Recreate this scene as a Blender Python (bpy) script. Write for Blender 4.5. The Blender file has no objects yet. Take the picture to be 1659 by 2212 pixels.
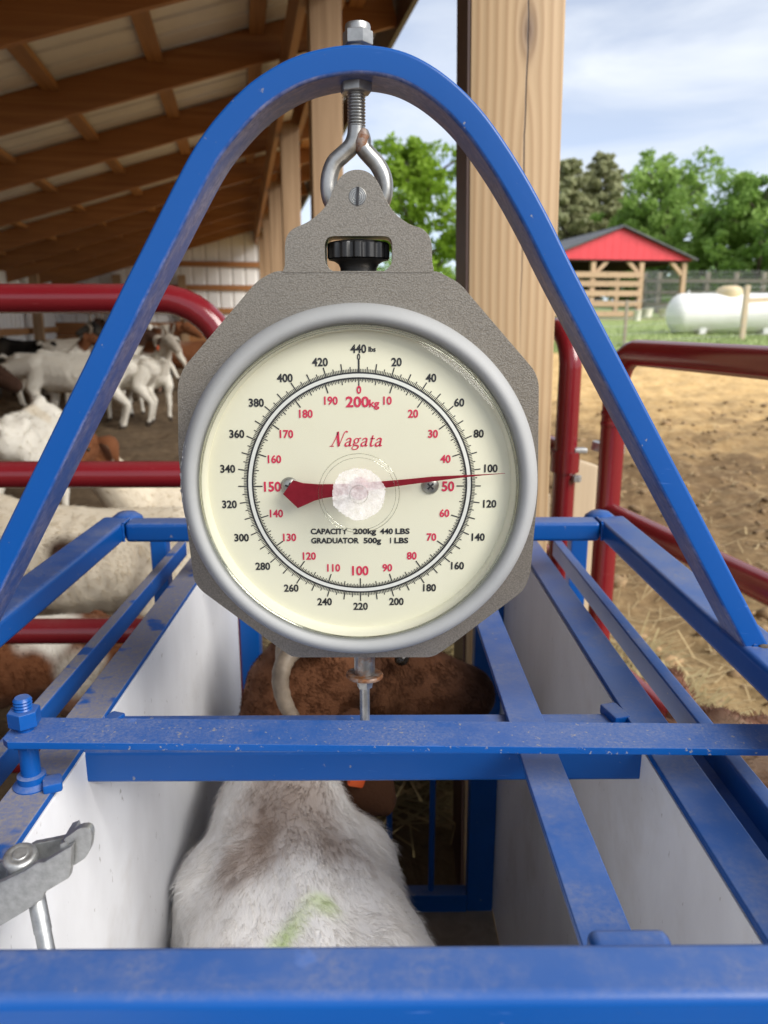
import bpy, bmesh, math, random
import numpy as np
from mathutils import Vector, Matrix, noise

random.seed(7)
RNG = np.random.default_rng(11)
R = math.radians
C = bpy.context.scene.collection
scene = bpy.context.scene

# ------------------------------------------------------------------ camera
EYE = 1.25
PITCH, YAW, FPX, PW, PH = R(14.0), R(-0.5), 1670.0, 1659.0, 2212.0
cam_d = bpy.data.cameras.new('camera')
cam = bpy.data.objects.new('camera', cam_d)
C.objects.link(cam)
cam.location = (0, 0, EYE)
cam.rotation_euler = (R(90) - PITCH, 0, YAW)
cam_d.sensor_fit = 'VERTICAL'
cam_d.sensor_height = 36.0
cam_d.sensor_width = 27.0
cam_d.lens = 36.0 * FPX / PH
cam_d.clip_start = 0.01
cam_d.clip_end = 2000
cam_d.dof.use_dof = True
cam_d.dof.focus_distance = 0.60
cam_d.dof.aperture_fstop = cam_d.lens / 3.0
scene.camera = cam

# ------------------------------------------------------------------ light
SUN_EL, SUN_AZ = 35.0, 128.0          # azimuth clockwise from +Y: behind the camera, to the right
world = bpy.data.worlds.new('World')
scene.world = world
world.use_nodes = True
nt = world.node_tree
nt.nodes.clear()
W = lambda t: nt.nodes.new(t)
w_out, w_bg, w_sky = W('ShaderNodeOutputWorld'), W('ShaderNodeBackground'), W('ShaderNodeTexSky')
w_sky.sky_type = 'NISHITA'
w_sky.sun_disc = False
w_sky.sun_elevation = R(SUN_EL)
w_sky.sun_rotation = R(SUN_AZ)
w_sky.air_density = 0.55
w_sky.dust_density = 0.3
w_sky.ozone_density = 1.6
w_tc, w_map, w_n1, w_n2 = W('ShaderNodeTexCoord'), W('ShaderNodeMapping'), W('ShaderNodeTexNoise'), W('ShaderNodeTexNoise')
w_map.inputs['Scale'].default_value = (1.0, 1.0, 3.4)
w_map.inputs['Location'].default_value = (2.0, 2.0, 5.0)
w_map.inputs['Rotation'].default_value = (0.0, 0.22, 2.0)
w_n1.inputs['Scale'].default_value = 4.2
w_n1.inputs['Detail'].default_value = 7
w_n1.inputs['Roughness'].default_value = 0.52
w_n1.inputs['Distortion'].default_value = 0.35
w_n2.inputs['Scale'].default_value = 1.5
w_n2.inputs['Detail'].default_value = 3
w_add, w_ramp, w_mix = W('ShaderNodeMath'), W('ShaderNodeValToRGB'), W('ShaderNodeMix')
w_add.operation = 'MULTIPLY_ADD'
w_add.inputs[1].default_value = 0.62
w_ramp.color_ramp.elements[0].position = 0.38
w_ramp.color_ramp.elements[0].color = (0.46, 0.46, 0.46, 1)
w_ramp.color_ramp.elements[1].position = 0.62
w_ramp.color_ramp.elements[1].color = (1, 1, 1, 1)
w_mix.data_type = 'RGBA'
L = nt.links.new
L(w_tc.outputs['Generated'], w_map.inputs['Vector'])
L(w_map.outputs['Vector'], w_n1.inputs['Vector'])
L(w_map.outputs['Vector'], w_n2.inputs['Vector'])
L(w_n1.outputs['Fac'], w_add.inputs[0])
w_n2s = W('ShaderNodeMath')
w_n2s.operation = 'MULTIPLY'
w_n2s.inputs[1].default_value = 0.38
L(w_n2.outputs['Fac'], w_n2s.inputs[0])
L(w_n2s.outputs[0], w_add.inputs[2])
L(w_add.outputs[0], w_ramp.inputs['Fac'])
L(w_ramp.outputs['Color'], w_mix.inputs['Factor'])
L(w_sky.outputs['Color'], w_mix.inputs[6])
w_mix.inputs[7].default_value = (4.9, 5.15, 5.5, 1)      # sunlit cloud, in the sky texture's own units
L(w_mix.outputs[2], w_bg.inputs['Color'])
w_bg.inputs['Strength'].default_value = 0.15
L(w_bg.outputs['Background'], w_out.inputs['Surface'])

sun_d = bpy.data.lights.new('sun', 'SUN')
sun_d.energy = 4.0
sun_d.angle = R(38)
sun_d.color = (1.0, 0.955, 0.88)
sun = bpy.data.objects.new('sun', sun_d)
C.objects.link(sun)
sun.rotation_euler = (R(90 - SUN_EL), 0, R(180 - SUN_AZ))
# point the lamp exactly along the sky's sun direction
_sd = Vector((math.sin(R(SUN_AZ)) * math.cos(R(SUN_EL)), math.cos(R(SUN_AZ)) * math.cos(R(SUN_EL)), math.sin(R(SUN_EL))))
sun.rotation_euler = _sd.to_track_quat('Z', 'Y').to_euler()

scene.view_settings.view_transform = 'Standard'
scene.view_settings.look = 'None'
scene.view_settings.exposure = 0.45
scene.view_settings.gamma = 1.0
scene.view_settings.use_curve_mapping = False
scene.render.engine = 'CYCLES'
scene.cycles.use_denoising = True
scene.cycles.max_bounces = 7
scene.cycles.transparent_max_bounces = 16
scene.cycles.caustics_reflective = False
scene.cycles.caustics_refractive = False
scene.cycles.sample_clamp_indirect = 6.0

# ------------------------------------------------------------------ helpers
def ray(px, py):
    x, y = (px - PW / 2) / FPX, -(py - PH / 2) / FPX
    v = Vector((x, math.cos(PITCH) + y * math.sin(PITCH), -math.sin(PITCH) + y * math.cos(PITCH)))
    return Matrix.Rotation(YAW, 3, 'Z') @ v

def at(px, py, Y):
    """the point of the place at distance Y ahead that is seen at photo position px, py"""
    v = ray(px, py)
    return Vector((0, 0, EYE)) + v * (Y / v.y)

def at_z(px, py, z):
    v = ray(px, py)
    return Vector((0, 0, EYE)) + v * ((z - EYE) / v.z)

SLOPE = 0.047
def gz(x, y):
    return SLOPE * max(0.0, min(y, 48.0))

def at_ground(px, py):
    v = ray(px, py)
    t = -EYE / (v.z - SLOPE * v.y)
    return Vector((0, 0, EYE)) + v * t

OFF = {}
def props(o, label=None, cat=None, group=None, kind=None):
    if label: o['label'] = label
    if cat: o['category'] = cat
    if group: o['group'] = group
    if kind: o['kind'] = kind
    return o

def thing(name, label, cat, loc=(0, 0, 0), rotz=0.0, group=None, local=False):
    o = bpy.data.objects.new(name, None)
    o.empty_display_size = 0.05
    C.objects.link(o)
    o.location = loc
    o.rotation_euler = (0, 0, rotz)
    OFF[o.name] = Vector((0, 0, 0)) if local else Vector(loc)
    return props(o, label, cat, group)

def link(name, me, material=None, parent=None):
    o = bpy.data.objects.new(name, me)
    C.objects.link(o)
    if material and not me.materials:
        me.materials.append(material)
    if parent:
        o.parent = parent
        OFF[o.name] = OFF[parent.name]
    else:
        OFF[o.name] = Vector((0, 0, 0))
    return o

class MB:
    """collects shapes; build() links them as one mesh object"""
    def __init__(s):
        s.v, s.f = [], []
    def add(s, vs, fs):
        n = len(s.v)
        s.v += [Vector(v) for v in vs]
        s.f += [[i + n for i in f] for f in fs]
        return s
    def add_bm(s, bm):
        bm.verts.index_update()
        s.add([v.co.copy() for v in bm.verts], [[v.index for v in f.verts] for f in bm.faces])
        bm.free()
        return s
    def box(s, c, size, rot=None, bevel=0.0, seg=2):
        bm = bmesh.new()
        bmesh.ops.create_cube(bm, size=1)
        M = Matrix.Diagonal((*size, 1))
        bmesh.ops.transform(bm, matrix=M, verts=bm.verts)
        if bevel > 0:
            bmesh.ops.bevel(bm, geom=bm.edges[:], offset=bevel, segments=seg, affect='EDGES', profile=0.5, clamp_overlap=True)
        M = Matrix.Translation(c) @ (rot.to_4x4() if rot else Matrix.Identity(4))
        bmesh.ops.transform(bm, matrix=M, verts=bm.verts)
        return s.add_bm(bm)
    def beam(s, p0, p1, w, h, up=(0, 0, 1), bevel=0.0, seg=2):
        """box from p0 to p1, w across, h along up"""
        p0, p1, up = Vector(p0), Vector(p1), Vector(up)
        d = (p1 - p0)
        ln = d.length
        y = d.normalized()
        x = y.cross(up).normalized()
        z = x.cross(y)
        rot = Matrix((x, y, z)).transposed()
        return s.box((p0 + p1) / 2, (w, ln, h), rot, bevel, seg)
    def tube(s, pts, r, n=16, caps=True, closed=False):
        pts = [Vector(p) for p in pts]
        m = len(pts)
        rs = r if isinstance(r, (list, tuple)) else [r] * m
        def tan(i):
            a = pts[(i - 1) % m] if (closed or i > 0) else pts[i]
            b = pts[(i + 1) % m] if (closed or i < m - 1) else pts[i]
            return (b - a).normalized()
        t = tan(0)
        nrm = t.orthogonal().normalized()
        vs, fs = [], []
        for i in range(m):
            t2 = tan(i)
            q = t.rotation_difference(t2)
            nrm = (q @ nrm).normalized()
            t = t2
            b = t.cross(nrm)
            for k in range(n):
                a = 2 * math.pi * k / n
                vs.append(pts[i] + (nrm * math.cos(a) + b * math.sin(a)) * rs[i])
        for i in range(m if closed else m - 1):
            j = (i + 1) % m
            for k in range(n):
                l = (k + 1) % n
                fs.append([i * n + k, i * n + l, j * n + l, j * n + k])
        if caps and not closed:
            fs.append(list(range(n))[::-1])
            fs.append([(m - 1) * n + k for k in range(n)])
        return s.add(vs, fs)
    def sweep(s, pts, prof, nrm, caps=True):
        """profile (a along side, b along nrm) carried along a path whose bends lie in the plane perpendicular to nrm"""
        pts = [Vector(p) for p in pts]
        nrm = Vector(nrm).normalized()
        m, n = len(pts), len(prof)
        vs, fs = [], []
        for i in range(m):
            t = (pts[min(i + 1, m - 1)] - pts[max(i - 1, 0)]).normalized()
            side = t.cross(nrm).normalized()
            k = 1.0
            if 0 < i < m - 1:
                c = (pts[i + 1] - pts[i]).normalized().dot(t)
                k = 1 / max(c, 0.5)
            for a, b in prof:
                vs.append(pts[i] + side * a * k + nrm * b)
        for i in range(m - 1):
            for k in range(n):
                l = (k + 1) % n
                fs.append([i * n + k, i * n + l, (i + 1) * n + l, (i + 1) * n + k])
        if caps:
            fs.append(list(range(n))[::-1])
            fs.append([(m - 1) * n + k for k in range(n)])
        return s.add(vs, fs)
    def lathe(s, prof, c, axis=(0, 0, 1), n=48, close=False):
        """prof: (radius, distance along axis)"""
        c, ax = Vector(c), Vector(axis).normalized()
        x = ax.orthogonal().normalized()
        y = ax.cross(x)
        m = len(prof)
        vs, fs = [], []
        for r, t in prof:
            for k in range(n):
                a = 2 * math.pi * k / n
                vs.append(c + ax * t + (x * math.cos(a) + y * math.sin(a)) * max(r, 1e-5))
        for i in range(m if close else m - 1):
            j = (i + 1) % m
            for k in range(n):
                l = (k + 1) % n
                fs.append([i * n + k, i * n + l, j * n + l, j * n + k])
        return s.add(vs, fs)
    def plate(s, loops, y0, y1, bevel=0.0, seg=2, to=None):
        """outlines in x,z (first outer, others holes) given depth from y0 (front) to y1 (back)"""
        bm = bmesh.new()
        edges = []
        for lp in loops:
            vs = [bm.verts.new((p[0], y0, p[1])) for p in lp]
            edges += [bm.edges.new((vs[i], vs[(i + 1) % len(vs)])) for i in range(len(vs))]
        bmesh.ops.triangle_fill(bm, use_beauty=True, use_dissolve=False, edges=edges)
        front = bm.faces[:]
        ret = bmesh.ops.extrude_face_region(bm, geom=front)
        ev = [g for g in ret['geom'] if isinstance(g, bmesh.types.BMVert)]
        for v in ev:
            v.co.y = y1
        bmesh.ops.recalc_face_normals(bm, faces=bm.faces[:])
        if bevel > 0:
            bm.normal_update()
            rim = [e for e in bm.edges if abs(e.verts[0].co.y - y0) < 1e-6 and abs(e.verts[1].co.y - y0) < 1e-6
                   and len(e.link_faces) == 2 and e.calc_face_angle(0) > 1.0]
            bmesh.ops.bevel(bm, geom=rim, offset=bevel, segments=seg, affect='EDGES', profile=0.5, clamp_overlap=True)
        return s.add_bm(bm)
    def mesh(s, name, angle=35.0, off=Vector((0, 0, 0))):
        me = bpy.data.meshes.new(name)
        me.from_pydata([v - off for v in s.v], [], s.f)
        me.update()
        bm = bmesh.new()
        bm.from_mesh(me)
        bmesh.ops.recalc_face_normals(bm, faces=bm.faces[:])
        bm.to_mesh(me)
        bm.free()
        if angle is not None:
            me.shade_smooth()
            me.set_sharp_from_angle(angle=R(angle))
        return me
    def build(s, name, material, parent=None, angle=35.0, **kw):
        off = OFF[parent.name] if parent else Vector((0, 0, 0))
        o = link(name, s.mesh(name, angle, off), material, parent)
        if angle is not None:
            wn = o.modifiers.new('normals', 'WEIGHTED_NORMAL')
            wn.keep_sharp = True
        return props(o, **kw)

def rrect(w, h, r, n=4):
    out = []
    for cx, cy, a0 in ((w / 2 - r, h / 2 - r, 0), (-w / 2 + r, h / 2 - r, 90), (-w / 2 + r, -h / 2 + r, 180), (w / 2 - r, -h / 2 + r, 270)):
        for k in range(n + 1):
            a = R(a0 + 90 * k / n)
            out.append((cx + r * math.cos(a), cy + r * math.sin(a)))
    return out

def catmull(P, n=8, closed=False):
    P = [Vector(p) for p in P]
    m = len(P)
    out = []
    for i in range(m if closed else m - 1):
        p0 = P[(i - 1) % m] if (closed or i > 0) else P[i] * 2 - P[i + 1]
        p1, p2 = P[i], P[(i + 1) % m]
        p3 = P[(i + 2) % m] if (closed or i + 2 < m) else p2 * 2 - p1
        for k in range(n):
            t = k / n
            out.append(0.5 * ((2 * p1) + (p2 - p0) * t + (2 * p0 - 5 * p1 + 4 * p2 - p3) * t * t + (3 * p1 - p0 - 3 * p2 + p3) * t ** 3))
    if not closed:
        out.append(P[-1])
    return out

def fillet(P, r, n=6, closed=True):
    """round the corners of a 2-D polygon; r one value or one per corner"""
    m = len(P)
    out = []
    for i in range(m):
        a, b, c = Vector(P[i - 1]), Vector(P[i]), Vector(P[(i + 1) % m])
        rr = r[i] if isinstance(r, (list, tuple)) else r
        if rr <= 0:
            out.append(b)
            continue
        d1, d2 = (a - b), (c - b)
        k = min(rr, d1.length * 0.48, d2.length * 0.48)
        s, e = b + d1.normalized() * k, b + d2.normalized() * k
        for j in range(n + 1):
            t = j / n
            out.append((1 - t) ** 2 * s + 2 * t * (1 - t) * b + t * t * e)
    return out

def hexnut(mb, c, r_, h, dome=False, rot=0):
    """hexagon nut with chamfered corners; r_ across corners / 2"""
    bm = bmesh.new()
    bmesh.ops.create_cone(bm, cap_ends=True, segments=6, radius1=r_, radius2=r_, depth=h)
    bmesh.ops.bevel(bm, geom=[e for e in bm.edges if abs(e.verts[0].co.z - e.verts[1].co.z) < 1e-6], offset=h * 0.10, segments=2, affect='EDGES', profile=0.5)
    bmesh.ops.transform(bm, matrix=Matrix.Translation(c) @ Matrix.Rotation(R(rot), 4, 'Z'), verts=bm.verts)
    mb.add_bm(bm)
    if dome:
        mb.lathe([(r_ * 0.82, h * 0.45), (r_ * 0.84, h * 0.78), (r_ * 0.78, h * 0.98), (r_ * 0.62, h * 1.04), (0.0, h * 1.04)], c, (0, 0, 1), 30)
    return mb

# ------------------------------------------------------------------ materials
def new_mat(name):
    m = bpy.data.materials.new(name)
    m.use_nodes = True
    t = m.node_tree
    return m, t, t.nodes['Principled BSDF'], t.links.new

def col4(c):
    return (c[0], c[1], c[2], 1.0)

def tint(t, l, socket, amount):
    """a little value difference from object to object"""
    oi = t.nodes.new('ShaderNodeObjectInfo')
    mr = t.nodes.new('ShaderNodeMapRange')
    mr.inputs[3].default_value = 1 - amount
    mr.inputs[4].default_value = 1 + amount
    hs = t.nodes.new('ShaderNodeHueSaturation')
    l(oi.outputs['Random'], mr.inputs[0])
    l(mr.outputs[0], hs.inputs['Value'])
    l(socket, hs.inputs['Color'])
    return hs.outputs['Color']

def ntex(t, l, scale, detail=4, rough=0.55, stretch=None, coord='Object', dist=0.0):
    tc = t.nodes.new('ShaderNodeTexCoord')
    n = t.nodes.new('ShaderNodeTexNoise')
    n.inputs['Scale'].default_value = scale
    n.inputs['Detail'].default_value = detail
    n.inputs['Roughness'].default_value = rough
    n.inputs['Distortion'].default_value = dist
    src = tc.outputs[coord]
    if stretch:
        mp = t.nodes.new('ShaderNodeMapping')
        mp.inputs['Scale'].default_value = stretch
        l(src, mp.inputs['Vector'])
        src = mp.outputs['Vector']
    l(src, n.inputs['Vector'])
    return n.outputs['Fac']

def ramp(t, l, fac, stops):
    r = t.nodes.new('ShaderNodeValToRGB')
    e = r.color_ramp.elements
    e[0].position, e[0].color = stops[0][0], col4(stops[0][1])
    e[1].position, e[1].color = stops[-1][0], col4(stops[-1][1])
    for p, c in stops[1:-1]:
        x = e.new(p)
        x.color = col4(c)
    l(fac, r.inputs['Fac'])
    return r.outputs['Color']

def mixc(t, l, fac, a, b):
    m = t.nodes.new('ShaderNodeMix')
    m.data_type = 'RGBA'
    for sock, v in ((m.inputs['Factor'], fac), (m.inputs[6], a), (m.inputs[7], b)):
        if isinstance(v, (int, float)):
            sock.default_value = v
        elif isinstance(v, tuple):
            sock.default_value = col4(v)
        else:
            l(v, sock)
    return m.outputs[2]

def math_n(t, l, op, a, b=0.0, clamp=False):
    m = t.nodes.new('ShaderNodeMath')
    m.operation = op
    m.use_clamp = clamp
    for i, v in enumerate((a, b)):
        if isinstance(v, (int, float)):
            m.inputs[i].default_value = v
        else:
            l(v, m.inputs[i])
    return m.outputs[0]

def bump(t, l, bsdf, height, strength=0.3, dist=0.001):
    b = t.nodes.new('ShaderNodeBump')
    b.inputs['Strength'].default_value = strength
    b.inputs['Distance'].default_value = dist
    l(height, b.inputs['Height'])
    l(b.outputs['Normal'], bsdf.inputs['Normal'])

def upness(t, l):
    g = t.nodes.new('ShaderNodeNewGeometry')
    s = t.nodes.new('ShaderNodeSeparateXYZ')
    l(g.outputs['Normal'], s.inputs[0])
    return s.outputs['Z']

def simple(name, c1, c2=None, scale=8, rough=0.6, metal=0.0, bmp=0.0, bscale=60, bdist=0.001, stretch=None, detail=4, obj_tint=0.0, lo=0.35, hi=0.65, spec=0.5):
    m, t, b, l = new_mat(name)
    b.inputs['Roughness'].default_value = rough
    b.inputs['Metallic'].default_value = metal
    b.inputs['Specular IOR Level'].default_value = spec
    c = ramp(t, l, ntex(t, l, scale, detail, stretch=stretch), [(lo, c1), (hi, c2 or c1)])
    if obj_tint:
        c = tint(t, l, c, obj_tint)
    l(c, b.inputs['Base Color'])
    if bmp:
        bump(t, l, b, ntex(t, l, bscale, 4, stretch=stretch), bmp, bdist)
    return m

M = {}

def paint(name, base, dust, dust_amt, rough=0.25, chip=(0.30, 0.27, 0.22), dust_lo=0.42, chips=0.70, filmk=1.0, fine_s=190, scuff=0.0, clean=False, spec=0.36, chip_s=95, fine_r=(0.30, 0.80)):
    """glossy paint; dust lies where faces look up, thin scuffs anywhere"""
    m, t, b, l = new_mat(name)
    big = ntex(t, l, 14, 5, 0.65)
    fine = ntex(t, l, fine_s, 6, 0.7)
    tone = mixc(t, l, ntex(t, l, 5, 3), tuple(x * 0.9 for x in base), tuple(min(1, x * 1.1 + 0.003) for x in base))
    up = upness(t, l)
    upm = t.nodes.new('ShaderNodeMapRange')
    upm.inputs[1].default_value, upm.inputs[2].default_value = 0.55, 0.95
    l(up, upm.inputs[0])
    d1 = t.nodes.new('ShaderNodeMapRange')
    d1.inputs[1].default_value, d1.inputs[2].default_value = dust_lo, dust_lo + 0.28
    l(big, d1.inputs[0])
    d2 = t.nodes.new('ShaderNodeMapRange')
    d2.inputs[1].default_value, d2.inputs[2].default_value = fine_r
    l(fine, d2.inputs[0])
    d = math_n(t, l, 'MULTIPLY', math_n(t, l, 'MULTIPLY', d1.outputs[0], d2.outputs[0]), upm.outputs[0])
    d = math_n(t, l, 'MULTIPLY', d, dust_amt, True)
    if clean:
        # drops and rubbed spots where the dust is gone
        cl = t.nodes.new('ShaderNodeMapRange')
        cl.inputs[1].default_value, cl.inputs[2].default_value = 0.66, 0.60
        l(ntex(t, l, 24, 3, 0.5), cl.inputs[0])
        d = math_n(t, l, 'MULTIPLY', d, cl.outputs[0])
    film = math_n(t, l, 'MULTIPLY', upm.outputs[0], math_n(t, l, 'ADD', math_n(t, l, 'MULTIPLY', ntex(t, l, 9, 4, 0.6), 0.15 * filmk), 0.0))
    c = mixc(t, l, film, tone, (0.46, 0.47, 0.50))
    c = mixc(t, l, d, c, dust)
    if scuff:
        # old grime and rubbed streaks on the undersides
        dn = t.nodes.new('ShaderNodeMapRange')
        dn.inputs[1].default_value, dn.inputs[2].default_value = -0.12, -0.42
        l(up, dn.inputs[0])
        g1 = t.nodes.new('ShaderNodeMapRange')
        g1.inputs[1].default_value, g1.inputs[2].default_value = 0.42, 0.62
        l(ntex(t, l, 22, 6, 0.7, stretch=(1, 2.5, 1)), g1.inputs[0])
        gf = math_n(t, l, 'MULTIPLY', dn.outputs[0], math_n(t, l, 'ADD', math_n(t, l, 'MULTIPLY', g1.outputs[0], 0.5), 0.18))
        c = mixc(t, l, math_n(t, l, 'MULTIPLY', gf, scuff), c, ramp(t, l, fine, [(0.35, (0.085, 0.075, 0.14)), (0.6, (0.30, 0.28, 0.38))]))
    # scuffs and crumbs
    sc = ntex(t, l, chip_s, 3, 0.6)
    s1 = t.nodes.new('ShaderNodeMapRange')
    s1.inputs[1].default_value, s1.inputs[2].default_value = chips, chips + 0.05
    l(sc, s1.inputs[0])
    scm = math_n(t, l, 'MULTIPLY', s1.outputs[0], 0.65)
    c = mixc(t, l, scm, c, chip)
    # hairline scratches and small rust chips
    scr = t.nodes.new('ShaderNodeMapRange')
    scr.inputs[1].default_value, scr.inputs[2].default_value = 0.70, 0.74
    l(ntex(t, l, 60, 3, 0.6, stretch=(0.35, 0.35, 3.5), dist=1.2), scr.inputs[0])
    c = mixc(t, l, math_n(t, l, 'MULTIPLY', scr.outputs[0], 0.30), c, tuple(min(1, x * 1.5 + 0.10) for x in base))
    rc = t.nodes.new('ShaderNodeMapRange')
    rc.inputs[1].default_value, rc.inputs[2].default_value = 0.735, 0.755
    l(ntex(t, l, 38, 4, 0.65), rc.inputs[0])
    c = mixc(t, l, math_n(t, l, 'MULTIPLY', rc.outputs[0], 0.8), c, (0.09, 0.04, 0.02))
    l(c, b.inputs['Base Color'])
    rr = math_n(t, l, 'ADD', math_n(t, l, 'MULTIPLY', d, 0.45), rough)
    rr2 = math_n(t, l, 'ADD', rr, math_n(t, l, 'MULTIPLY', big, 0.12), True)
    l(rr2, b.inputs['Roughness'])
    b.inputs['Specular IOR Level'].default_value = spec
    bump(t, l, b, ntex(t, l, 140, 3), 0.12, 0.0006)
    return m

BLUE = (0.0004, 0.068, 0.295)
M['blue'] = paint('blue_paint', BLUE, (0.30, 0.28, 0.26), 0.75, fine_s=240)
M['blue_dusty'] = paint('blue_paint_dusty', BLUE, (0.25, 0.22, 0.19), 1.0, rough=0.42, dust_lo=0.0, chips=0.70, filmk=0.6, fine_s=330, clean=True, fine_r=(0.1, 0.7))
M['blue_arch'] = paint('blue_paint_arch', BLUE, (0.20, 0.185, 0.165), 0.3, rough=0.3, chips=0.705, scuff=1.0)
M['blue_lever'] = paint('blue_paint_lever', BLUE, (0.40, 0.37, 0.33), 0.42, rough=0.28, dust_lo=0.30, chips=0.635, fine_s=420, filmk=0.45, chip_s=230)
M['red'] = paint('red_paint', (0.165, 0.006, 0.012), (0.25, 0.2, 0.17), 0.15, rough=0.14, chips=0.76, filmk=0.3, spec=0.6)
M['red_far'] = simple('red_far', (0.16, 0.012, 0.015), (0.2, 0.015, 0.02), rough=0.5)

def m_hammer():
    m, t, b, l = new_mat('hammertone')
    v = t.nodes.new('ShaderNodeTexVoronoi')
    v.inputs['Scale'].default_value = 880
    tc = t.nodes.new('ShaderNodeTexCoord')
    nz = t.nodes.new('ShaderNodeTexNoise')
    nz.inputs['Scale'].default_value = 160
    nz.inputs['Detail'].default_value = 3
    va = t.nodes.new('ShaderNodeVectorMath')
    va.operation = 'MULTIPLY_ADD'
    va.inputs[1].default_value = (0.004, 0.004, 0.004)
    l(tc.outputs['Object'], nz.inputs['Vector'])
    l(nz.outputs['Color'], va.inputs[0])
    l(tc.outputs['Object'], va.inputs[2])
    l(va.outputs[0], v.inputs['Vector'])
    c = ramp(t, l, v.outputs['Distance'], [(0.0, (0.40, 0.362, 0.312)), (0.35, (0.315, 0.282, 0.24)), (0.8, (0.225, 0.199, 0.168))])
    g = ntex(t, l, 22, 4)
    c = mixc(t, l, math_n(t, l, 'MULTIPLY', g, 0.5), c, (0.2, 0.19, 0.165))
    l(c, b.inputs['Base Color'])
    b.inputs['Metallic'].default_value = 0.65
    b.inputs['Roughness'].default_value = 0.32
    bump(t, l, b, v.outputs['Distance'], 0.28, 0.0005)
    return m
M['hammer'] = m_hammer()

def m_zinc(name, base=(0.45, 0.45, 0.44), rust=0.0, rough=0.34, ns=60, lo=0.62):
    m, t, b, l = new_mat(name)
    n = ntex(t, l, ns, 5, 0.65)
    c = ramp(t, l, n, [(0.35, tuple(x * lo for x in base)), (0.65, base)])
    b.inputs['Metallic'].default_value = 0.85
    if rust:
        r1 = t.nodes.new('ShaderNodeMapRange')
        r1.inputs[1].default_value, r1.inputs[2].default_value = 0.72 - rust * 0.35, 0.82 - rust * 0.2
        l(ntex(t, l, 85, 5, 0.7, dist=0.5), r1.inputs[0])
        rc = ramp(t, l, ntex(t, l, 200, 3), [(0.3, (0.10, 0.035, 0.014)), (0.7, (0.30, 0.12, 0.035))])
        c = mixc(t, l, r1.outputs[0], c, rc)
        l(math_n(t, l, 'SUBTRACT', 0.85, math_n(t, l, 'MULTIPLY', r1.outputs[0], 0.75)), b.inputs['Metallic'])
    l(c, b.inputs['Base Color'])
    l(math_n(t, l, 'ADD', math_n(t, l, 'MULTIPLY', n, 0.25), rough - 0.1), b.inputs['Roughness'])
    bump(t, l, b, ntex(t, l, 260, 3), 0.15, 0.0005)
    return m
M['zinc'] = m_zinc('zinc')
M['grime'] = simple('grime', (0.06, 0.045, 0.035), (0.15, 0.115, 0.085), 160, rough=0.85, bmp=0.5, bscale=300)
M['zinc_rusty'] = m_zinc('zinc_rusty', rust=0.75)
M['rust'] = m_zinc('rust', rust=1.3, rough=0.6)
M['galv'] = m_zinc('galvanised', base=(0.52, 0.53, 0.53), rough=0.45, ns=190, lo=0.72)
M['knob'] = simple('black_plastic', (0.012, 0.012, 0.013), (0.02, 0.02, 0.021), 40, rough=0.36, bmp=0.12, bscale=700, bdist=0.0004)
M['bezel'] = simple('grey_plastic', (0.29, 0.297, 0.30), (0.345, 0.35, 0.352), 9, rough=0.62, bmp=0.05, bscale=120, spec=0.35)
M['bezel_scuff'] = simple('scuffed_plastic', (0.60, 0.60, 0.59), (0.45, 0.46, 0.47), 200, rough=0.6)
M['dial'] = simple('cream_enamel', (0.86, 0.83, 0.66), (0.885, 0.86, 0.70), 6, rough=0.45, detail=6)
M['dial_ring'] = simple('ring_white', (0.80, 0.81, 0.78), (0.86, 0.86, 0.83), 20, rough=0.4)
M['dial_wall'] = simple('cream_inner_wall', (0.84, 0.82, 0.68), (0.88, 0.86, 0.72), 12, rough=0.5)
M['ink'] = simple('black_ink', (0.012, 0.012, 0.015), (0.03, 0.03, 0.035), 300, rough=0.5)
M['red_ink'] = simple('red_ink', (0.66, 0.025, 0.085), (0.72, 0.045, 0.11), 300, rough=0.5)
M['pointer'] = simple('pointer_red', (0.30, 0.012, 0.03), (0.36, 0.018, 0.04), 160, rough=0.3, metal=0.45)
M['white_panel'] = None

def m_panel():
    m, t, b, l = new_mat('white_board')
    c = ramp(t, l, ntex(t, l, 5, 6, 0.62, stretch=(1, 1, 0.5)), [(0.28, (0.62, 0.62, 0.64)), (0.55, (0.76, 0.77, 0.80)), (0.8, (0.80, 0.81, 0.83))])
    sp = t.nodes.new('ShaderNodeMapRange')
    sp.inputs[1].default_value, sp.inputs[2].default_value = 0.675, 0.72
    l(ntex(t, l, 95, 4, 0.6, stretch=(1, 1, 0.6)), sp.inputs[0])
    sm = t.nodes.new('ShaderNodeMapRange')
    sm.inputs[1].default_value, sm.inputs[2].default_value = 0.56, 0.75
    l(ntex(t, l, 3.2, 5, 0.7), sm.inputs[0])
    c = mixc(t, l, math_n(t, l, 'MULTIPLY', sm.outputs[0], 0.45), c, (0.38, 0.33, 0.28))
    c = mixc(t, l, math_n(t, l, 'MULTIPLY', sp.outputs[0], 0.6), c, (0.22, 0.20, 0.18))
    l(c, b.inputs['Base Color'])
    b.inputs['Roughness'].default_value = 0.42
    return m
M['white_panel'] = m_panel()

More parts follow.
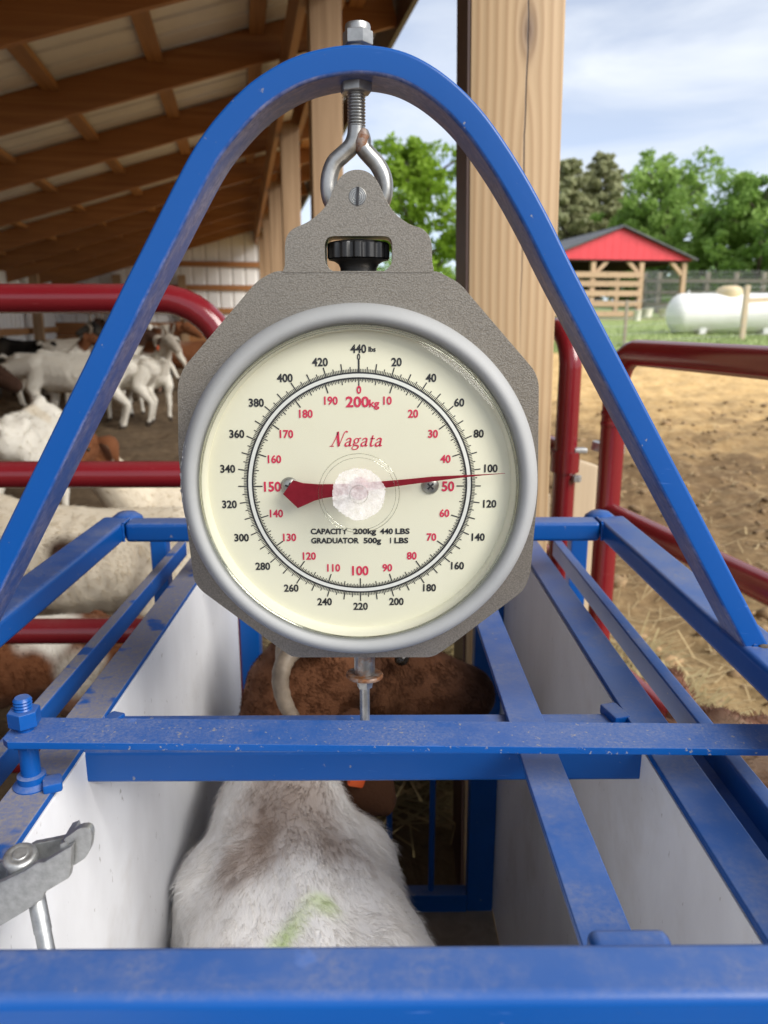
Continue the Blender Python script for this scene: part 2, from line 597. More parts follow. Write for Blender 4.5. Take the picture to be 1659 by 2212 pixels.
def m_glass(name, fres=1.0, tintc=(1, 1, 1)):
    m, t, b, l = new_mat(name)
    t.nodes.remove(b)
    out = t.nodes['Material Output']
    lw = t.nodes.new('ShaderNodeFresnel')
    lw.inputs['IOR'].default_value = 1.42
    tr = t.nodes.new('ShaderNodeBsdfTransparent')
    tr.inputs['Color'].default_value = col4(tintc)
    gl = t.nodes.new('ShaderNodeBsdfGlossy')
    gl.inputs['Roughness'].default_value = 0.06
    mx = t.nodes.new('ShaderNodeMixShader')
    l(math_n(t, l, 'MULTIPLY', lw.outputs[0], fres, True), mx.inputs[0])
    l(tr.outputs[0], mx.inputs[1])
    l(gl.outputs[0], mx.inputs[2])
    l(mx.outputs[0], out.inputs['Surface'])
    return m
M['glass'] = m_glass('clear_cover', 0.42, (0.97, 0.975, 0.955))
M['glass_edge'] = m_glass('cover_edge', 1.5, (0.84, 0.85, 0.80))

def m_residue():
    m, t, b, l = new_mat('frosted_residue')
    out = t.nodes['Material Output']
    tr = t.nodes.new('ShaderNodeBsdfTransparent')
    mx = t.nodes.new('ShaderNodeMixShader')
    f = t.nodes.new('ShaderNodeMapRange')
    f.inputs[1].default_value, f.inputs[2].default_value = 0.25, 0.75
    f.inputs[3].default_value, f.inputs[4].default_value = 0.24, 0.84
    l(ntex(t, l, 150, 6, 0.75), f.inputs[0])
    l(f.outputs[0], mx.inputs[0])
    l(tr.outputs[0], mx.inputs[1])
    l(b.outputs[0], mx.inputs[2])
    l(mx.outputs[0], out.inputs['Surface'])
    c = ramp(t, l, ntex(t, l, 260, 5, 0.75), [(0.3, (0.74, 0.69, 0.68)), (0.55, (0.85, 0.82, 0.81)), (0.75, (0.92, 0.91, 0.90))])
    l(c, b.inputs['Base Color'])
    b.inputs['Roughness'].default_value = 0.6
    bump(t, l, b, ntex(t, l, 500, 4), 0.5, 0.0005)
    return m
M['residue'] = m_residue()

def m_wood(name, light, dark, axis='z', ring=26, rough=0.62, tint_amt=0.10, contrast=1.0):
    """board grain running along one axis of the object"""
    m, t, b, l = new_mat(name)
    st = {'x': (0.03, 1, 1), 'y': (1, 0.03, 1), 'z': (1, 1, 0.03)}[axis]
    g = ntex(t, l, ring, 6, 0.6, stretch=st, dist=0.8)
    g2 = ntex(t, l, ring * 9, 3, 0.6, stretch=st)
    mid = tuple((a + c) / 2 for a, c in zip(light, dark))
    c = ramp(t, l, g, [(0.32, dark), (0.5, mid), (0.66, light)])
    c = mixc(t, l, math_n(t, l, 'MULTIPLY', g2, 0.35 * contrast), c, tuple(x * 0.72 for x in dark))
    kn = t.nodes.new('ShaderNodeMapRange')
    kn.inputs[1].default_value, kn.inputs[2].default_value = 0.74, 0.80
    l(ntex(t, l, 7, 1, 0.4, stretch={'x': (0.6, 1, 1), 'y': (1, 0.6, 1), 'z': (1, 1, 0.6)}[axis]), kn.inputs[0])
    c = mixc(t, l, math_n(t, l, 'MULTIPLY', kn.outputs[0], 0.7), c, tuple(x * 0.35 for x in dark))
    c = tint(t, l, c, tint_amt)
    l(c, b.inputs['Base Color'])
    b.inputs['Roughness'].default_value = rough
    bump(t, l, b, g2, 0.18, 0.001)
    return m
M['wood_rafter'] = m_wood('rafter_wood', (0.42, 0.185, 0.06), (0.27, 0.108, 0.032), 'x')
M['wood_purlin'] = m_wood('purlin_wood', (0.46, 0.23, 0.085), (0.30, 0.135, 0.045), 'y')
M['wood_post'] = m_wood('post_wood', (0.40, 0.265, 0.15), (0.26, 0.16, 0.082), 'z')
M['wood_board_x'] = m_wood('board_wood_x', (0.50, 0.34, 0.21), (0.36, 0.235, 0.14), 'x')
M['wood_board_y'] = m_wood('board_wood_y', (0.46, 0.30, 0.17), (0.30, 0.18, 0.09), 'y')
M['wood_pale'] = m_wood('pale_board', (0.62, 0.50, 0.35), (0.46, 0.36, 0.24), 'z')
M['wood_grey'] = m_wood('weathered_wood', (0.34, 0.29, 0.22), (0.22, 0.185, 0.14), 'z')
M['dark_brown'] = simple('dark_brown', (0.045, 0.024, 0.019), (0.06, 0.032, 0.025), 12, rough=0.5)

def m_post_front():
    """near post: straight grain lines, one long drying crack and the knot it runs through"""
    m, t, b, l = new_mat('near_post_wood')
    tc = t.nodes.new('ShaderNodeTexCoord')
    sp = t.nodes.new('ShaderNodeSeparateXYZ')
    l(tc.outputs['Object'], sp.inputs[0])
    wob = ntex(t, l, 3.0, 3, 0.5, stretch=(1, 1, 0.35))
    # bend of the grain round the knot at local (-0.004, 0.50)
    kx = math_n(t, l, 'SUBTRACT', sp.outputs['X'], KNOT[0])
    kz = math_n(t, l, 'MULTIPLY', math_n(t, l, 'SUBTRACT', sp.outputs['Z'], KNOT[1]), 0.36)
    kd = math_n(t, l, 'SQRT', math_n(t, l, 'ADD', math_n(t, l, 'MULTIPLY', kx, kx), math_n(t, l, 'MULTIPLY', kz, kz)))
    near = math_n(t, l, 'POWER', 2.718, math_n(t, l, 'MULTIPLY', math_n(t, l, 'MULTIPLY', kd, kd), -1500.0))
    band = math_n(t, l, 'ADD', math_n(t, l, 'MULTIPLY', math_n(t, l, 'ABSOLUTE', kx), 430.0), math_n(t, l, 'MULTIPLY', wob, 9.0))
    ringk = math_n(t, l, 'MULTIPLY', kd, 620.0)
    ph = mixc(t, l, near, band, ringk)
    sn = math_n(t, l, 'SINE', ph)
    s01 = math_n(t, l, 'ADD', math_n(t, l, 'MULTIPLY', sn, 0.5), 0.5)
    fine = ntex(t, l, 260, 3, 0.6, stretch=(1, 1, 0.02))
    c = ramp(t, l, s01, [(0.0, (0.50, 0.355, 0.205)), (0.6, (0.465, 0.322, 0.178)), (1.0, (0.37, 0.24, 0.122))])
    c = mixc(t, l, math_n(t, l, 'MULTIPLY', fine, 0.30), c, (0.28, 0.165, 0.08))
    c = mixc(t, l, math_n(t, l, 'MULTIPLY', ntex(t, l, 5, 4, stretch=(1, 1, 0.3)), 0.32), c, (0.40, 0.28, 0.165))
    core = math_n(t, l, 'POWER', 2.718, math_n(t, l, 'MULTIPLY', math_n(t, l, 'MULTIPLY', kd, kd), -5500.0))
    c = mixc(t, l, math_n(t, l, 'MULTIPLY', core, 0.92), c, (0.13, 0.075, 0.045))
    cr = math_n(t, l, 'ADD', math_n(t, l, 'MULTIPLY', math_n(t, l, 'SUBTRACT', ntex(t, l, 5.0, 4, 0.6, stretch=(0, 0, 1)), 0.5), 0.012), -0.003)
    dx = math_n(t, l, 'ABSOLUTE', math_n(t, l, 'SUBTRACT', kx, cr))
    mk = t.nodes.new('ShaderNodeMapRange')
    mk.inputs[1].default_value, mk.inputs[2].default_value = 0.0019, 0.0007
    l(dx, mk.inputs[0])
    hi = t.nodes.new('ShaderNodeMapRange')
    hi.inputs[1].default_value, hi.inputs[2].default_value = KNOT[1] - 0.50, KNOT[1] - 0.25
    l(sp.outputs['Z'], hi.inputs[0])
    mk2 = math_n(t, l, 'MULTIPLY', mk.outputs[0], hi.outputs[0], True)
    c = mixc(t, l, math_n(t, l, 'MULTIPLY', mk2, 0.92), c, (0.03, 0.018, 0.012))
    l(c, b.inputs['Base Color'])
    b.inputs['Roughness'].default_value = 0.6
    bump(t, l, b, math_n(t, l, 'SUBTRACT', s01, math_n(t, l, 'MULTIPLY', mk2, 6.0)), 0.25, 0.0012)
    return m

def m_coat(name):
    m, t, b, l = new_mat(name)
    a = t.nodes.new('ShaderNodeAttribute')
    a.attribute_name = 'coat'
    n = ntex(t, l, 55, 4, 0.6)
    dk = mixc(t, l, 0.28, a.outputs['Color'], (0.03, 0.02, 0.012))
    c = mixc(t, l, math_n(t, l, 'MULTIPLY', n, 0.35), a.outputs['Color'], dk)
    l(c, b.inputs['Base Color'])
    b.inputs['Roughness'].default_value = 0.8
    b.inputs['Specular IOR Level'].default_value = 0.12
    b.inputs['Sheen Weight'].default_value = 0.03
    bump(t, l, b, ntex(t, l, 240, 3, 0.6, stretch=(0.25, 1, 1)), 0.35, 0.003)
    return m
M['coat'] = m_coat('goat_coat')
def m_fur():
    m, t, b, l = new_mat('goat_fur')
    a = t.nodes.new('ShaderNodeAttribute')
    a.attribute_name = 'coat'
    l(a.outputs['Color'], b.inputs['Base Color'])
    tr = t.nodes.new('ShaderNodeBsdfTranslucent')
    l(a.outputs['Color'], tr.inputs['Color'])
    mx = t.nodes.new('ShaderNodeMixShader')
    mx.inputs[0].default_value = 0.5
    l(b.outputs[0], mx.inputs[1])
    l(tr.outputs[0], mx.inputs[2])
    l(mx.outputs[0], t.nodes['Material Output'].inputs['Surface'])
    b.inputs['Roughness'].default_value = 0.55
    b.inputs['Specular IOR Level'].default_value = 0.10
    return m
M['fur'] = m_fur()
M['horn'] = simple('horn', (0.12, 0.092, 0.066), (0.24, 0.19, 0.14), 45, rough=0.55, bmp=0.3, bscale=120, stretch=(1, 1, 1))
M['eye'] = simple('eye', (0.01, 0.008, 0.006), (0.03, 0.02, 0.012), 30, rough=0.15)
M['tag'] = simple('orange_tag', (0.72, 0.10, 0.02), (0.8, 0.13, 0.03), 30, rough=0.4)
M['hoof'] = simple('hoof', (0.05, 0.04, 0.03), (0.09, 0.07, 0.05), 30, rough=0.6)
# ================================================================== ground
def m_ground():
    m, t, b, l = new_mat('lot_ground')
    tc = t.nodes.new('ShaderNodeTexCoord')
    sp = t.nodes.new('ShaderNodeSeparateXYZ')
    l(tc.outputs['Object'], sp.inputs[0])
    n1 = ntex(t, l, 2.3, 8, 0.72)
    n2 = ntex(t, l, 14, 6, 0.65)
    # dry pale dirt farther out, trodden manure near the pens
    dirt = ramp(t, l, n2, [(0.22, (0.34, 0.21, 0.088)), (0.48, (0.56, 0.375, 0.168)), (0.8, (0.66, 0.475, 0.25))])
    dung = ramp(t, l, n2, [(0.25, (0.085, 0.052, 0.028)), (0.5, (0.165, 0.105, 0.053)), (0.78, (0.29, 0.20, 0.105))])
    f = t.nodes.new('ShaderNodeMapRange')
    f.inputs[1].default_value, f.inputs[2].default_value = 5.0, 9.5
    l(math_n(t, l, 'ADD', sp.outputs['Y'], math_n(t, l, 'MULTIPLY', math_n(t, l, 'SUBTRACT', n1, 0.5), 9.0)), f.inputs[0])
    c = mixc(t, l, f.outputs[0], dung, dirt)
    # strawy tread close to the pens
    fs_ = t.nodes.new('ShaderNodeMapRange')
    fs_.inputs[1].default_value, fs_.inputs[2].default_value = 3.6, 2.2
    l(math_n(t, l, 'ADD', sp.outputs['Y'], math_n(t, l, 'MULTIPLY', math_n(t, l, 'SUBTRACT', n1, 0.5), 4.0)), fs_.inputs[0])
    strawy = ramp(t, l, ntex(t, l, 30, 6, 0.7), [(0.25, (0.14, 0.09, 0.04)), (0.5, (0.29, 0.205, 0.10)), (0.8, (0.42, 0.32, 0.17))])
    c = mixc(t, l, math_n(t, l, 'MULTIPLY', fs_.outputs[0], 0.8), c, strawy)
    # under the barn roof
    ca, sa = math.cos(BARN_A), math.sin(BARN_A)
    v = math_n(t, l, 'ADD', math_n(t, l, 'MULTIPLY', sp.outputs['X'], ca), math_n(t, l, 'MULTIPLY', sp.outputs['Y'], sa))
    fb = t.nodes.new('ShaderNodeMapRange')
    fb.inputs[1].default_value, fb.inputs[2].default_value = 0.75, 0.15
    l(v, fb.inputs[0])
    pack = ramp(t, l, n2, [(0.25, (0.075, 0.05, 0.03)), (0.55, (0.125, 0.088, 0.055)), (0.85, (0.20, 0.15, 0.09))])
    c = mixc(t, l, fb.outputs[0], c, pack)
    l(c, b.inputs['Base Color'])
    b.inputs['Roughness'].default_value = 0.9
    b.inputs['Specular IOR Level'].default_value = 0.15
    bump(t, l, b, n2, 0.7, 0.02)
    return m
BARN_A = R(9.65)
def grid_sheet(name, xs, ys, zf, material):
    nx, ny = len(xs), len(ys)
    vs = [(x, y, zf(x, y)) for y in ys for x in xs]
    fs = [[j * nx + i, j * nx + i + 1, (j + 1) * nx + i + 1, (j + 1) * nx + i] for j in range(ny - 1) for i in range(nx - 1)]
    me = bpy.data.meshes.new(name)
    me.from_pydata(vs, [], fs)
    me.update()
    me.shade_smooth()
    return link(name, me, material)
def clod(x, y):
    if y > 16 or x > 9 or x < -6 or y < 0.3:
        return 0.0
    p = Vector((x * 3.2, y * 3.2, 0.3))
    e = min(1.0, (16 - y) / 3, (9 - x) / 2, (x + 6) / 2, (y - 0.3))
    return (noise.fractal(p, 0.8, 2.1, 4) * 0.045 + noise.noise(p * 4.1) * 0.028) * e
xs = sorted(set([round(-6 + i * 0.07, 3) for i in range(215)] + [-300, -150, -80, -40, -20, -12, -8, 10, 12, 15, 20, 30, 45, 70, 120, 300]))
ys = sorted(set([round(0.3 + i * 0.075, 3) for i in range(214)] + [-60, -20, -8, -3, -1, 0.0, 18, 20, 23, 26, 30, 35, 40, 44, 48, 70, 120, 300, 700]))
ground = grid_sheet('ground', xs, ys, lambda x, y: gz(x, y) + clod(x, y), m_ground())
props(ground, kind='structure')

def m_grass():
    m, t, b, l = new_mat('lawn')
    n = ntex(t, l, 0.9, 6, 0.65)
    n2 = ntex(t, l, 22, 4, 0.6)
    c = ramp(t, l, n, [(0.3, (0.235, 0.31, 0.115)), (0.55, (0.29, 0.365, 0.135)), (0.8, (0.37, 0.41, 0.18))])
    c = mixc(t, l, math_n(t, l, 'MULTIPLY', n2, 0.5), c, (0.19, 0.265, 0.085))
    l(c, b.inputs['Base Color'])
    b.inputs['Roughness'].default_value = 0.8
    bump(t, l, b, n2, 0.6, 0.03)
    return m
def lawn_edge(x):
    return 13.6 + 0.5 * math.sin(x * 0.9) + 0.3 * math.sin(x * 2.3 + 1) + max(0, (2.0 - x)) * 0.3
gx_ = [-60, -40, -25, -15, -10, -6, -4] + [-3 + i * 0.5 for i in range(60)] + [30, 40, 60, 100, 200]
fr_ = [0, 0.02, 0.06, 0.12, 0.2, 0.3, 0.42, 0.55, 0.7, 0.85, 1.0]
vs = []
for f_ in fr_:
    for x in gx_:
        y0 = lawn_edge(x) if x > -3 else 20
        y = y0 + (60 - y0) * f_
        vs.append((x, y, gz(x, y) + 0.012 + (clod(x, y) if y < 16 else 0)))
nx = len(gx_)
fs = [[j * nx + i, j * nx + i + 1, (j + 1) * nx + i + 1, (j + 1) * nx + i] for j in range(len(fr_) - 1) for i in range(nx - 1)]
me = bpy.data.meshes.new('lawn')
me.from_pydata(vs, [], fs)
me.shade_smooth()
props(link('lawn', me, m_grass()), kind='structure')

def scatter_blades(name, n, area, w, h, lean, materials, seed, kind='stuff', flat_=False):
    """thin bent blades or straws lying about, one mesh"""
    g = np.random.default_rng(seed)
    P = area(g, n)
    n = len(P)
    ang = g.uniform(0, 2 * np.pi, n)
    ln = h * g.uniform(0.5, 1.4, n)
    ww = w * g.uniform(0.6, 1.4, n)
    if flat_:
        tilt = g.normal(0, 0.22, n)
        d = np.stack([np.cos(ang) * np.cos(tilt), np.sin(ang) * np.cos(tilt), np.abs(np.sin(tilt))], 1)
        s = np.stack([-np.sin(ang), np.cos(ang), np.zeros(n)], 1)
    else:
        tilt = np.abs(g.normal(0, lean, n))
        d = np.stack([np.cos(ang) * np.sin(tilt), np.sin(ang) * np.sin(tilt), np.cos(tilt)], 1)
        s = np.stack([-np.sin(ang), np.cos(ang), np.zeros(n)], 1)
    mid = P + d * (ln * 0.55)[:, None]
    tip = P + d * ln[:, None] + np.stack([np.cos(ang), np.sin(ang), -0.4 * np.ones(n)], 1) * (ln * (0.12 if not flat_ else 0.03))[:, None]
    sw = s * ww[:, None] / 2
    if flat_:
        V = np.stack([P - sw, P + sw, tip + sw, tip - sw], 1).reshape(-1, 3)
        F = np.arange(n * 4).reshape(n, 4)
    else:
        V = np.stack([P - sw, P + sw, mid + sw * 0.7, mid - sw * 0.7, tip], 1).reshape(-1, 3)
        b_ = np.arange(n)[:, None] * 5
        F = [list(r_) for r_ in np.concatenate([b_, b_ + 1, b_ + 2, b_ + 3], 1)] + [list(r_) for r_ in np.concatenate([b_ + 3, b_ + 2, b_ + 4], 1)]
        me = bpy.data.meshes.new(name)
        me.from_pydata(V.tolist(), [], [[int(i) for i in f] for f in F])
        return props(link(name, me, materials), kind=kind)
    me = bpy.data.meshes.new(name)
    me.from_pydata(V.tolist(), [], F.tolist())
    return props(link(name, me, materials), kind=kind)

def area_straw(g, n):
    x = g.uniform(0.3, 4.5, n)
    y = g.uniform(0.7, 7.0, n) ** 1.0
    keep = g.uniform(0, 1, n) < np.clip(1.25 - y / 5.5, 0.12, 1)
    x, y = x[keep], y[keep]
    z = np.array([gz(a, b) + clod(a, b) for a, b in zip(x, y)]) + g.uniform(0.003, 0.03, len(x))
    return np.stack([x, y, z], 1)
M['straw'] = simple('straw', (0.30, 0.215, 0.10), (0.46, 0.35, 0.18), 3, rough=0.7)
M['hay'] = simple('hay', (0.24, 0.19, 0.085), (0.40, 0.32, 0.16), 6, rough=0.75)
scatter_blades('scattered_straw', 9000, area_straw, 0.005, 0.11, 0, M['straw'], 4, flat_=True)
def area_hay(g, n):
    x = g.uniform(-0.2, 0.9, n)
    y = g.uniform(1.55, 2.6, n)
    z = gz(0, 1.8) + np.clip(0.42 - 0.45 * np.abs(y - 1.85), 0.02, 1) * g.uniform(0.1, 1, n) * np.where(x < 0.42, 1.0, 0.25)
    return np.stack([x, y, z], 1)
scatter_blades('hay_pile', 11000, area_hay, 0.005, 0.16, 0, M['hay'], 9, flat_=True)
# trodden droppings and crumbs of earth
g = random.Random(8)
cb = bmesh.new()
for i in range(900):
    y = 1.7 + 6.5 * g.random() ** 1.4
    x = g.uniform(0.55 + 0.02 * y, 1.0 + 0.62 * y)
    r_ = g.uniform(0.008, 0.024) * (1.0 if g.random() > 0.1 else 1.6)
    M4 = Matrix.Translation((x, y, gz(x, y) + clod(x, y) + r_ * 0.15)) @ Matrix.Rotation(g.uniform(0, 6.28), 4, 'Z') @ Matrix.Rotation(g.uniform(-.5, .5), 4, 'X') @ Matrix.Diagonal((r_ * g.uniform(0.8, 1.7), r_ * g.uniform(0.8, 1.5), r_ * g.uniform(0.4, 0.8), 1))
    rt = bmesh.ops.create_icosphere(cb, subdivisions=1, radius=1.0, matrix=M4)
    for v in rt['verts']:
        v.co += Vector((g.gauss(0, 0.15), g.gauss(0, 0.15), g.gauss(0, 0.12))) * r_
cme = bpy.data.meshes.new('clods')
cb.to_mesh(cme)
cb.free()
cme.shade_smooth()
M['clod'] = simple('clod_earth', (0.13, 0.085, 0.045), (0.34, 0.225, 0.115), 2.2, rough=0.9, bmp=0.6, bscale=60, bdist=0.006)
props(link('clods', cme, M['clod']), kind='stuff')
M['blade'] = simple('grass_blade', (0.235, 0.31, 0.115), (0.34, 0.40, 0.16), 1.2, rough=0.7)
def area_grass(g, n):
    x = g.uniform(1.5, 14, n)
    y = np.array([lawn_edge(a) for a in x]) + np.abs(g.normal(0, 4.5, n)) - 0.15
    z = np.array([gz(a, b) + (clod(a, b) if b < 16 else 0) for a, b in zip(x, y)])
    return np.stack([x, y, z], 1)
scatter_blades('grass', 26000, area_grass, 0.016, 0.085, 0.35, M['blade'], 12)

# ================================================================== barn
barn = thing('pole_barn', 'open sided pole barn with brown rafters and a metal roof', 'barn', (0, 0, 0), BARN_A, local=True)
H0, RS = 1.45, 0.30
def rz(v):
    return EYE + H0 + RS * v
KP = at(1143, 62, 1.362)
PXc, PYc = 0.2305, 1.440
KNOT = (KP.x - PXc + 0.008, KP.z)
M['post_near'] = m_post_front()
ca, sa = math.cos(BARN_A), math.sin(BARN_A)
def to_barn(x, y):
    return (ca * x + sa * y, -sa * x + ca * y)
def b2w(v, u):
    return (ca * v - sa * u, sa * v + ca * u)
pm = MB().box((0, 0, 1.26), (0.150, 0.150, 2.72), None, 0.004, 2).mesh('post_near')
np_ = link('post', pm, M['post_near'], barn)
pv = to_barn(PXc - 0.0, PYc)
np_.location = (pv[0], pv[1], 0)
np_.rotation_euler = (0, R(-1.0), R(1.0) - BARN_A)
np_.location.x += 0.022
ct = link('side_strip', MB().box((-0.0778, 0.0, 1.26), (0.004, 0.149, 2.70)).mesh('side_strip'), M['dark_brown'], np_)  # thin dark strip laid over the post's left face
np_['label'] = 'near square wooden post with a long drying crack and knot'
pm2 = MB().box((0, 0, 1.26), (0.135, 0.135, 2.72), None, 0.003, 1).mesh('post')
for k in range(1, 6):
    o = link('post', pm2, M['wood_post'], barn)
    o.location = (0.40, 1.21 + 2.48 * k, 0)
    o.rotation_euler = (0, 0, R([0, 90, 180, 0, 90, 0][k]))
U0, U1 = -0.15, 14.9
VL, VR = -3.25, 1.0
raf_u = [0.1, 1.41, 2.72, 4.02, 5.26] + [6.60 + 1.345 * k for k in range(7)]
RDEP = 0.20
rme = MB().beam((VL, 0, rz(VL) + RDEP / 2), (VR, 0, rz(VR) + RDEP / 2), 0.042, RDEP - 0.01).mesh('rafter')
for u in raf_u:
    o = link('rafter', rme, M['wood_rafter'], barn)
    o.location = (0, u, 0)
# purlins hung between the rafters
def roof_v(px, py):
    w = ray(px, py)
    v, u = to_barn(w.x, w.y)
    t = (H0 + 0.06) / (w.z - RS * v)
    return v * t, u * t
PV0 = roof_v(310, 95)[0]

k0 = int(math.ceil((VL + 0.1 - PV0) / 0.6))
k1 = int(math.floor((VR - 0.1 - PV0) / 0.6))
for i in range(len(raf_u) - 1):
    gap = raf_u[i + 1] - raf_u[i]
    pme = MB().box((0, gap / 2, 0), (0.09, gap - 0.044, 0.04)).mesh('purlin')
    for k in range(k0, k1 + 1):
        v = PV0 + 0.6 * k
        o = link('purlin', pme, M['wood_purlin'], barn)
        o.location = (v, raf_u[i], rz(v) + RDEP - 0.026)
M['sheet'] = simple('roof_metal', (0.64, 0.635, 0.63), (0.72, 0.715, 0.71), 4, rough=0.5, metal=0.1)
M['sheet_wall'] = simple('wall_metal', (0.72, 0.71, 0.70), (0.80, 0.79, 0.78), 3, rough=0.5, metal=0.0)
def ribbed(length_pts, axis):
    pass
def rib_profile(w, ribs, h=0.02):
    P = [(0.0, 0.0)]
    s = w / ribs
    for k in range(ribs):
        c = (k + 0.5) * s
        P += [(c - 0.03, 0.0), (c - 0.014, h), (c + 0.014, h), (c + 0.03, 0.0)]
    P.append((w, 0.0))
    return P
SW = 0.914
prof = rib_profile(SW, 4)
vs = [(VL - 0.05, y, rz(VL - 0.05) + RDEP + 0.006 + h) for y, h in prof] + [(VR + 0.04, y, rz(VR + 0.04) + RDEP + 0.006 + h) for y, h in prof]
n = len(prof)
sheet_me = bpy.data.meshes.new('roof_sheet')
sheet_me.from_pydata(vs, [], [[i, i + 1, n + i + 1, n + i] for i in range(n - 1)])
for k in range(17):
    o = link('roof_sheet', sheet_me, M['sheet'], barn)
    o.location = (0, U0 + SW * k, 0)
# eave trim, headers
MB().box((VR + 0.03, (U0 + U1) / 2, rz(VR) + 0.085), (0.03, U1 - U0, 0.235)).build('eave_trim', M['dark_brown'], barn)
for v in (0.315, 0.487):
    MB().box((v, (U0 + U1) / 2, rz(v) - 0.125), (0.038, U1 - U0, 0.24)).build('header', M['wood_purlin'], barn)
# walls: far gable end and low back wall, ribbed white metal on girts and posts
def wall_sheet(w, z0, z1l, z1r, nm):
    P = rib_profile(w, 4, 0.018)
    vs = [(x, h, z0) for x, h in P] + [(x, h, z1l + (z1r - z1l) * x / w) for x, h in P]
    n = len(P)
    me = bpy.data.meshes.new(nm)
    me.from_pydata(vs, [], [[i, i + 1, n + i + 1, n + i] for i in range(n - 1)])
    return me
UW = 14.72
for k in range(5):
    v0 = VL - 0.2 + 0.914 * k
    o = link('wall_sheet', wall_sheet(0.914, 0.3, rz(v0) + 0.17, rz(v0 + 0.914) + 0.17, 'wall_sheet'), M['sheet_wall'], barn)
    o.location = (v0, UW, 0)
back_me = wall_sheet(0.914, 0.0, rz(VL) + 0.17, rz(VL) + 0.17, 'back_sheet')
for k in range(17):
    o = link('wall_sheet', back_me, M['sheet_wall'], barn)
    o.location = (VL + 0.06, U0 + 0.914 * k, 0)
    o.rotation_euler = (0, 0, R(90))
gme = MB().box((0, 0, 0), (3.6, 0.04, 0.09)).mesh('girt')
for z in (1.40, 1.80, 2.2):
    o = link('girt', gme, M['wood_rafter'], barn)
    o.location = (-1.4, UW - 0.03, z)
gme2 = MB().box((0, 0, 0), (0.04, 14.6, 0.09)).mesh('girt_back')
for z in (1.08, 1.42):
    o = link('girt', gme2, M['wood_purlin'], barn)
    o.location = (VL + 0.10, 7.3, z)
plk = MB().box((0, 0, 0), (3.6, 0.04, 0.225)).mesh('kick_plank')
for k in range(3):
    o = link('kick_plank', plk, M['wood_rafter'], barn)
    o.location = (-1.4, UW - 0.075, 0.62 + 0.232 * k)
plk2 = MB().box((0, 0, 0), (0.04, 14.4, 0.225)).mesh('kick_plank_back')
for k in range(4):
    o = link('kick_plank', plk2, M['wood_purlin'], barn)
    o.location = (VL + 0.145, 7.3, 0.12 + 0.232 * k)
pbk = MB().box((0, 0, 0.9), (0.13, 0.13, 2.0)).mesh('wall_post')
for k in range(6):
    o = link('wall_post', pbk, M['wood_post'], barn)
    o.location = (VL + 0.24, 1.21 + 2.3 * k, 0)
for v in (-2.1, -1.0):
    o = link('wall_post', pbk, M['wood_post'], barn)
    o.location = (v, UW - 0.16, 0.1)

# ================================================================== red tube panels
TR = 0.0252
PY_ = 1.40
lp = thing('tube_hurdle', 'red tube livestock panel with a rounded top corner behind the crate', 'livestock panel', (-0.8, PY_, 0.06), group=None)
xv = at(503, 900, PY_).x
zt_ = at(200, 645, PY_).z
cr = 0.12
arc = [Vector((xv - cr + cr * math.sin(R(a)), PY_, zt_ - cr + cr * math.cos(R(a)))) for a in range(0, 91, 10)]
xl = -2.6
arcl = [Vector((xl + cr - cr * math.sin(R(a)), PY_, zt_ - cr + cr * math.cos(R(a)))) for a in range(0, 91, 10)]
MB().tube([Vector((xl, PY_, 0.06))] + arcl[::-1] + arc + [Vector((xv, PY_, 0.06))], TR, 20).build('outer_tube', M['red'], lp, 60)
for py in (1025, 1363):
    z = at(200, py, PY_).z
    MB().tube([(xl + 0.01, PY_, z), (xv - 0.01, PY_, z)], TR * 0.98, 20).build('rail', M['red'], lp, 60)
for z in (at(200, 1363, PY_).z - 0.28, at(200, 1363, PY_).z - 0.55):
    MB().tube([(xl + 0.01, PY_, z), (xv - 0.01, PY_, z)], TR * 0.98, 16).build('rail', M['red'], lp, 60)
MB().tube([(-1.35, PY_ + 0.03, 0.1), (-1.35, PY_ + 0.03, zt_ - 0.03)], TR * 0.8, 14).build('brace', M['red'], lp, 60)

# red panel whose rounded corner shows right of the near post
dv = Vector((-sa, ca, 0))
c0 = at(1226, 900, 1.74)
zt2 = at(1218, 712, 1.74).z
sp_ = thing('tube_hurdle', 'red tube panel end with rounded corner beside the near wooden post', 'livestock panel', (c0.x, c0.y, 0.06))
r2 = 0.085
bend = [Vector((c0.x, c0.y, zt2 - r2)) + dv * (r2 - r2 * math.cos(R(a))) + Vector((0, 0, r2 * math.sin(R(a)))) for a in range(0, 91, 10)]
end = c0 + dv * 2.3
MB().tube([Vector((c0.x, c0.y, 0.06))] + bend + [Vector((end.x, end.y, zt2))], TR, 20).build('outer_tube', M['red'], sp_, 60)
for dz in (0.27, 0.54, 0.8):
    MB().tube([Vector((c0.x, c0.y, zt2 - dz)) + dv * 0.01, Vector((end.x, end.y, zt2 - dz))], TR * 0.9, 14).build('rail', M['red'], sp_, 60)
MB().tube([Vector((end.x, end.y, 0.1)), Vector((end.x, end.y, zt2))], TR, 14).build('end_tube', M['red'], sp_, 60)
za, zb2, zc2 = at(1226, 950, 1.74).z, at(1226, 974, 1.74).z, at(1226, 1018, 1.74).z
clamp = MB().lathe([(TR * 1.02, zb2), (TR * 1.28, zb2), (TR * 1.28, zc2), (TR * 1.02, zc2)], (c0.x, c0.y, 0), (0, 0, 1), 24).build('hinge_sleeve', M['red'], sp_, 40)
MB().lathe([(TR * 1.0, za), (TR * 1.45, za - 0.003), (TR * 1.5, zb2 + 0.004), (TR * 1.05, zb2 + 0.001)], (c0.x, c0.y, 0), (0.10, 0.0, 1), 24).box((c0.x + 0.03, c0.y - 0.012, zb2 + 0.003), (0.03, 0.02, 0.012), None, 0.003).build('hinge_collar', M['galv'], clamp, 50)
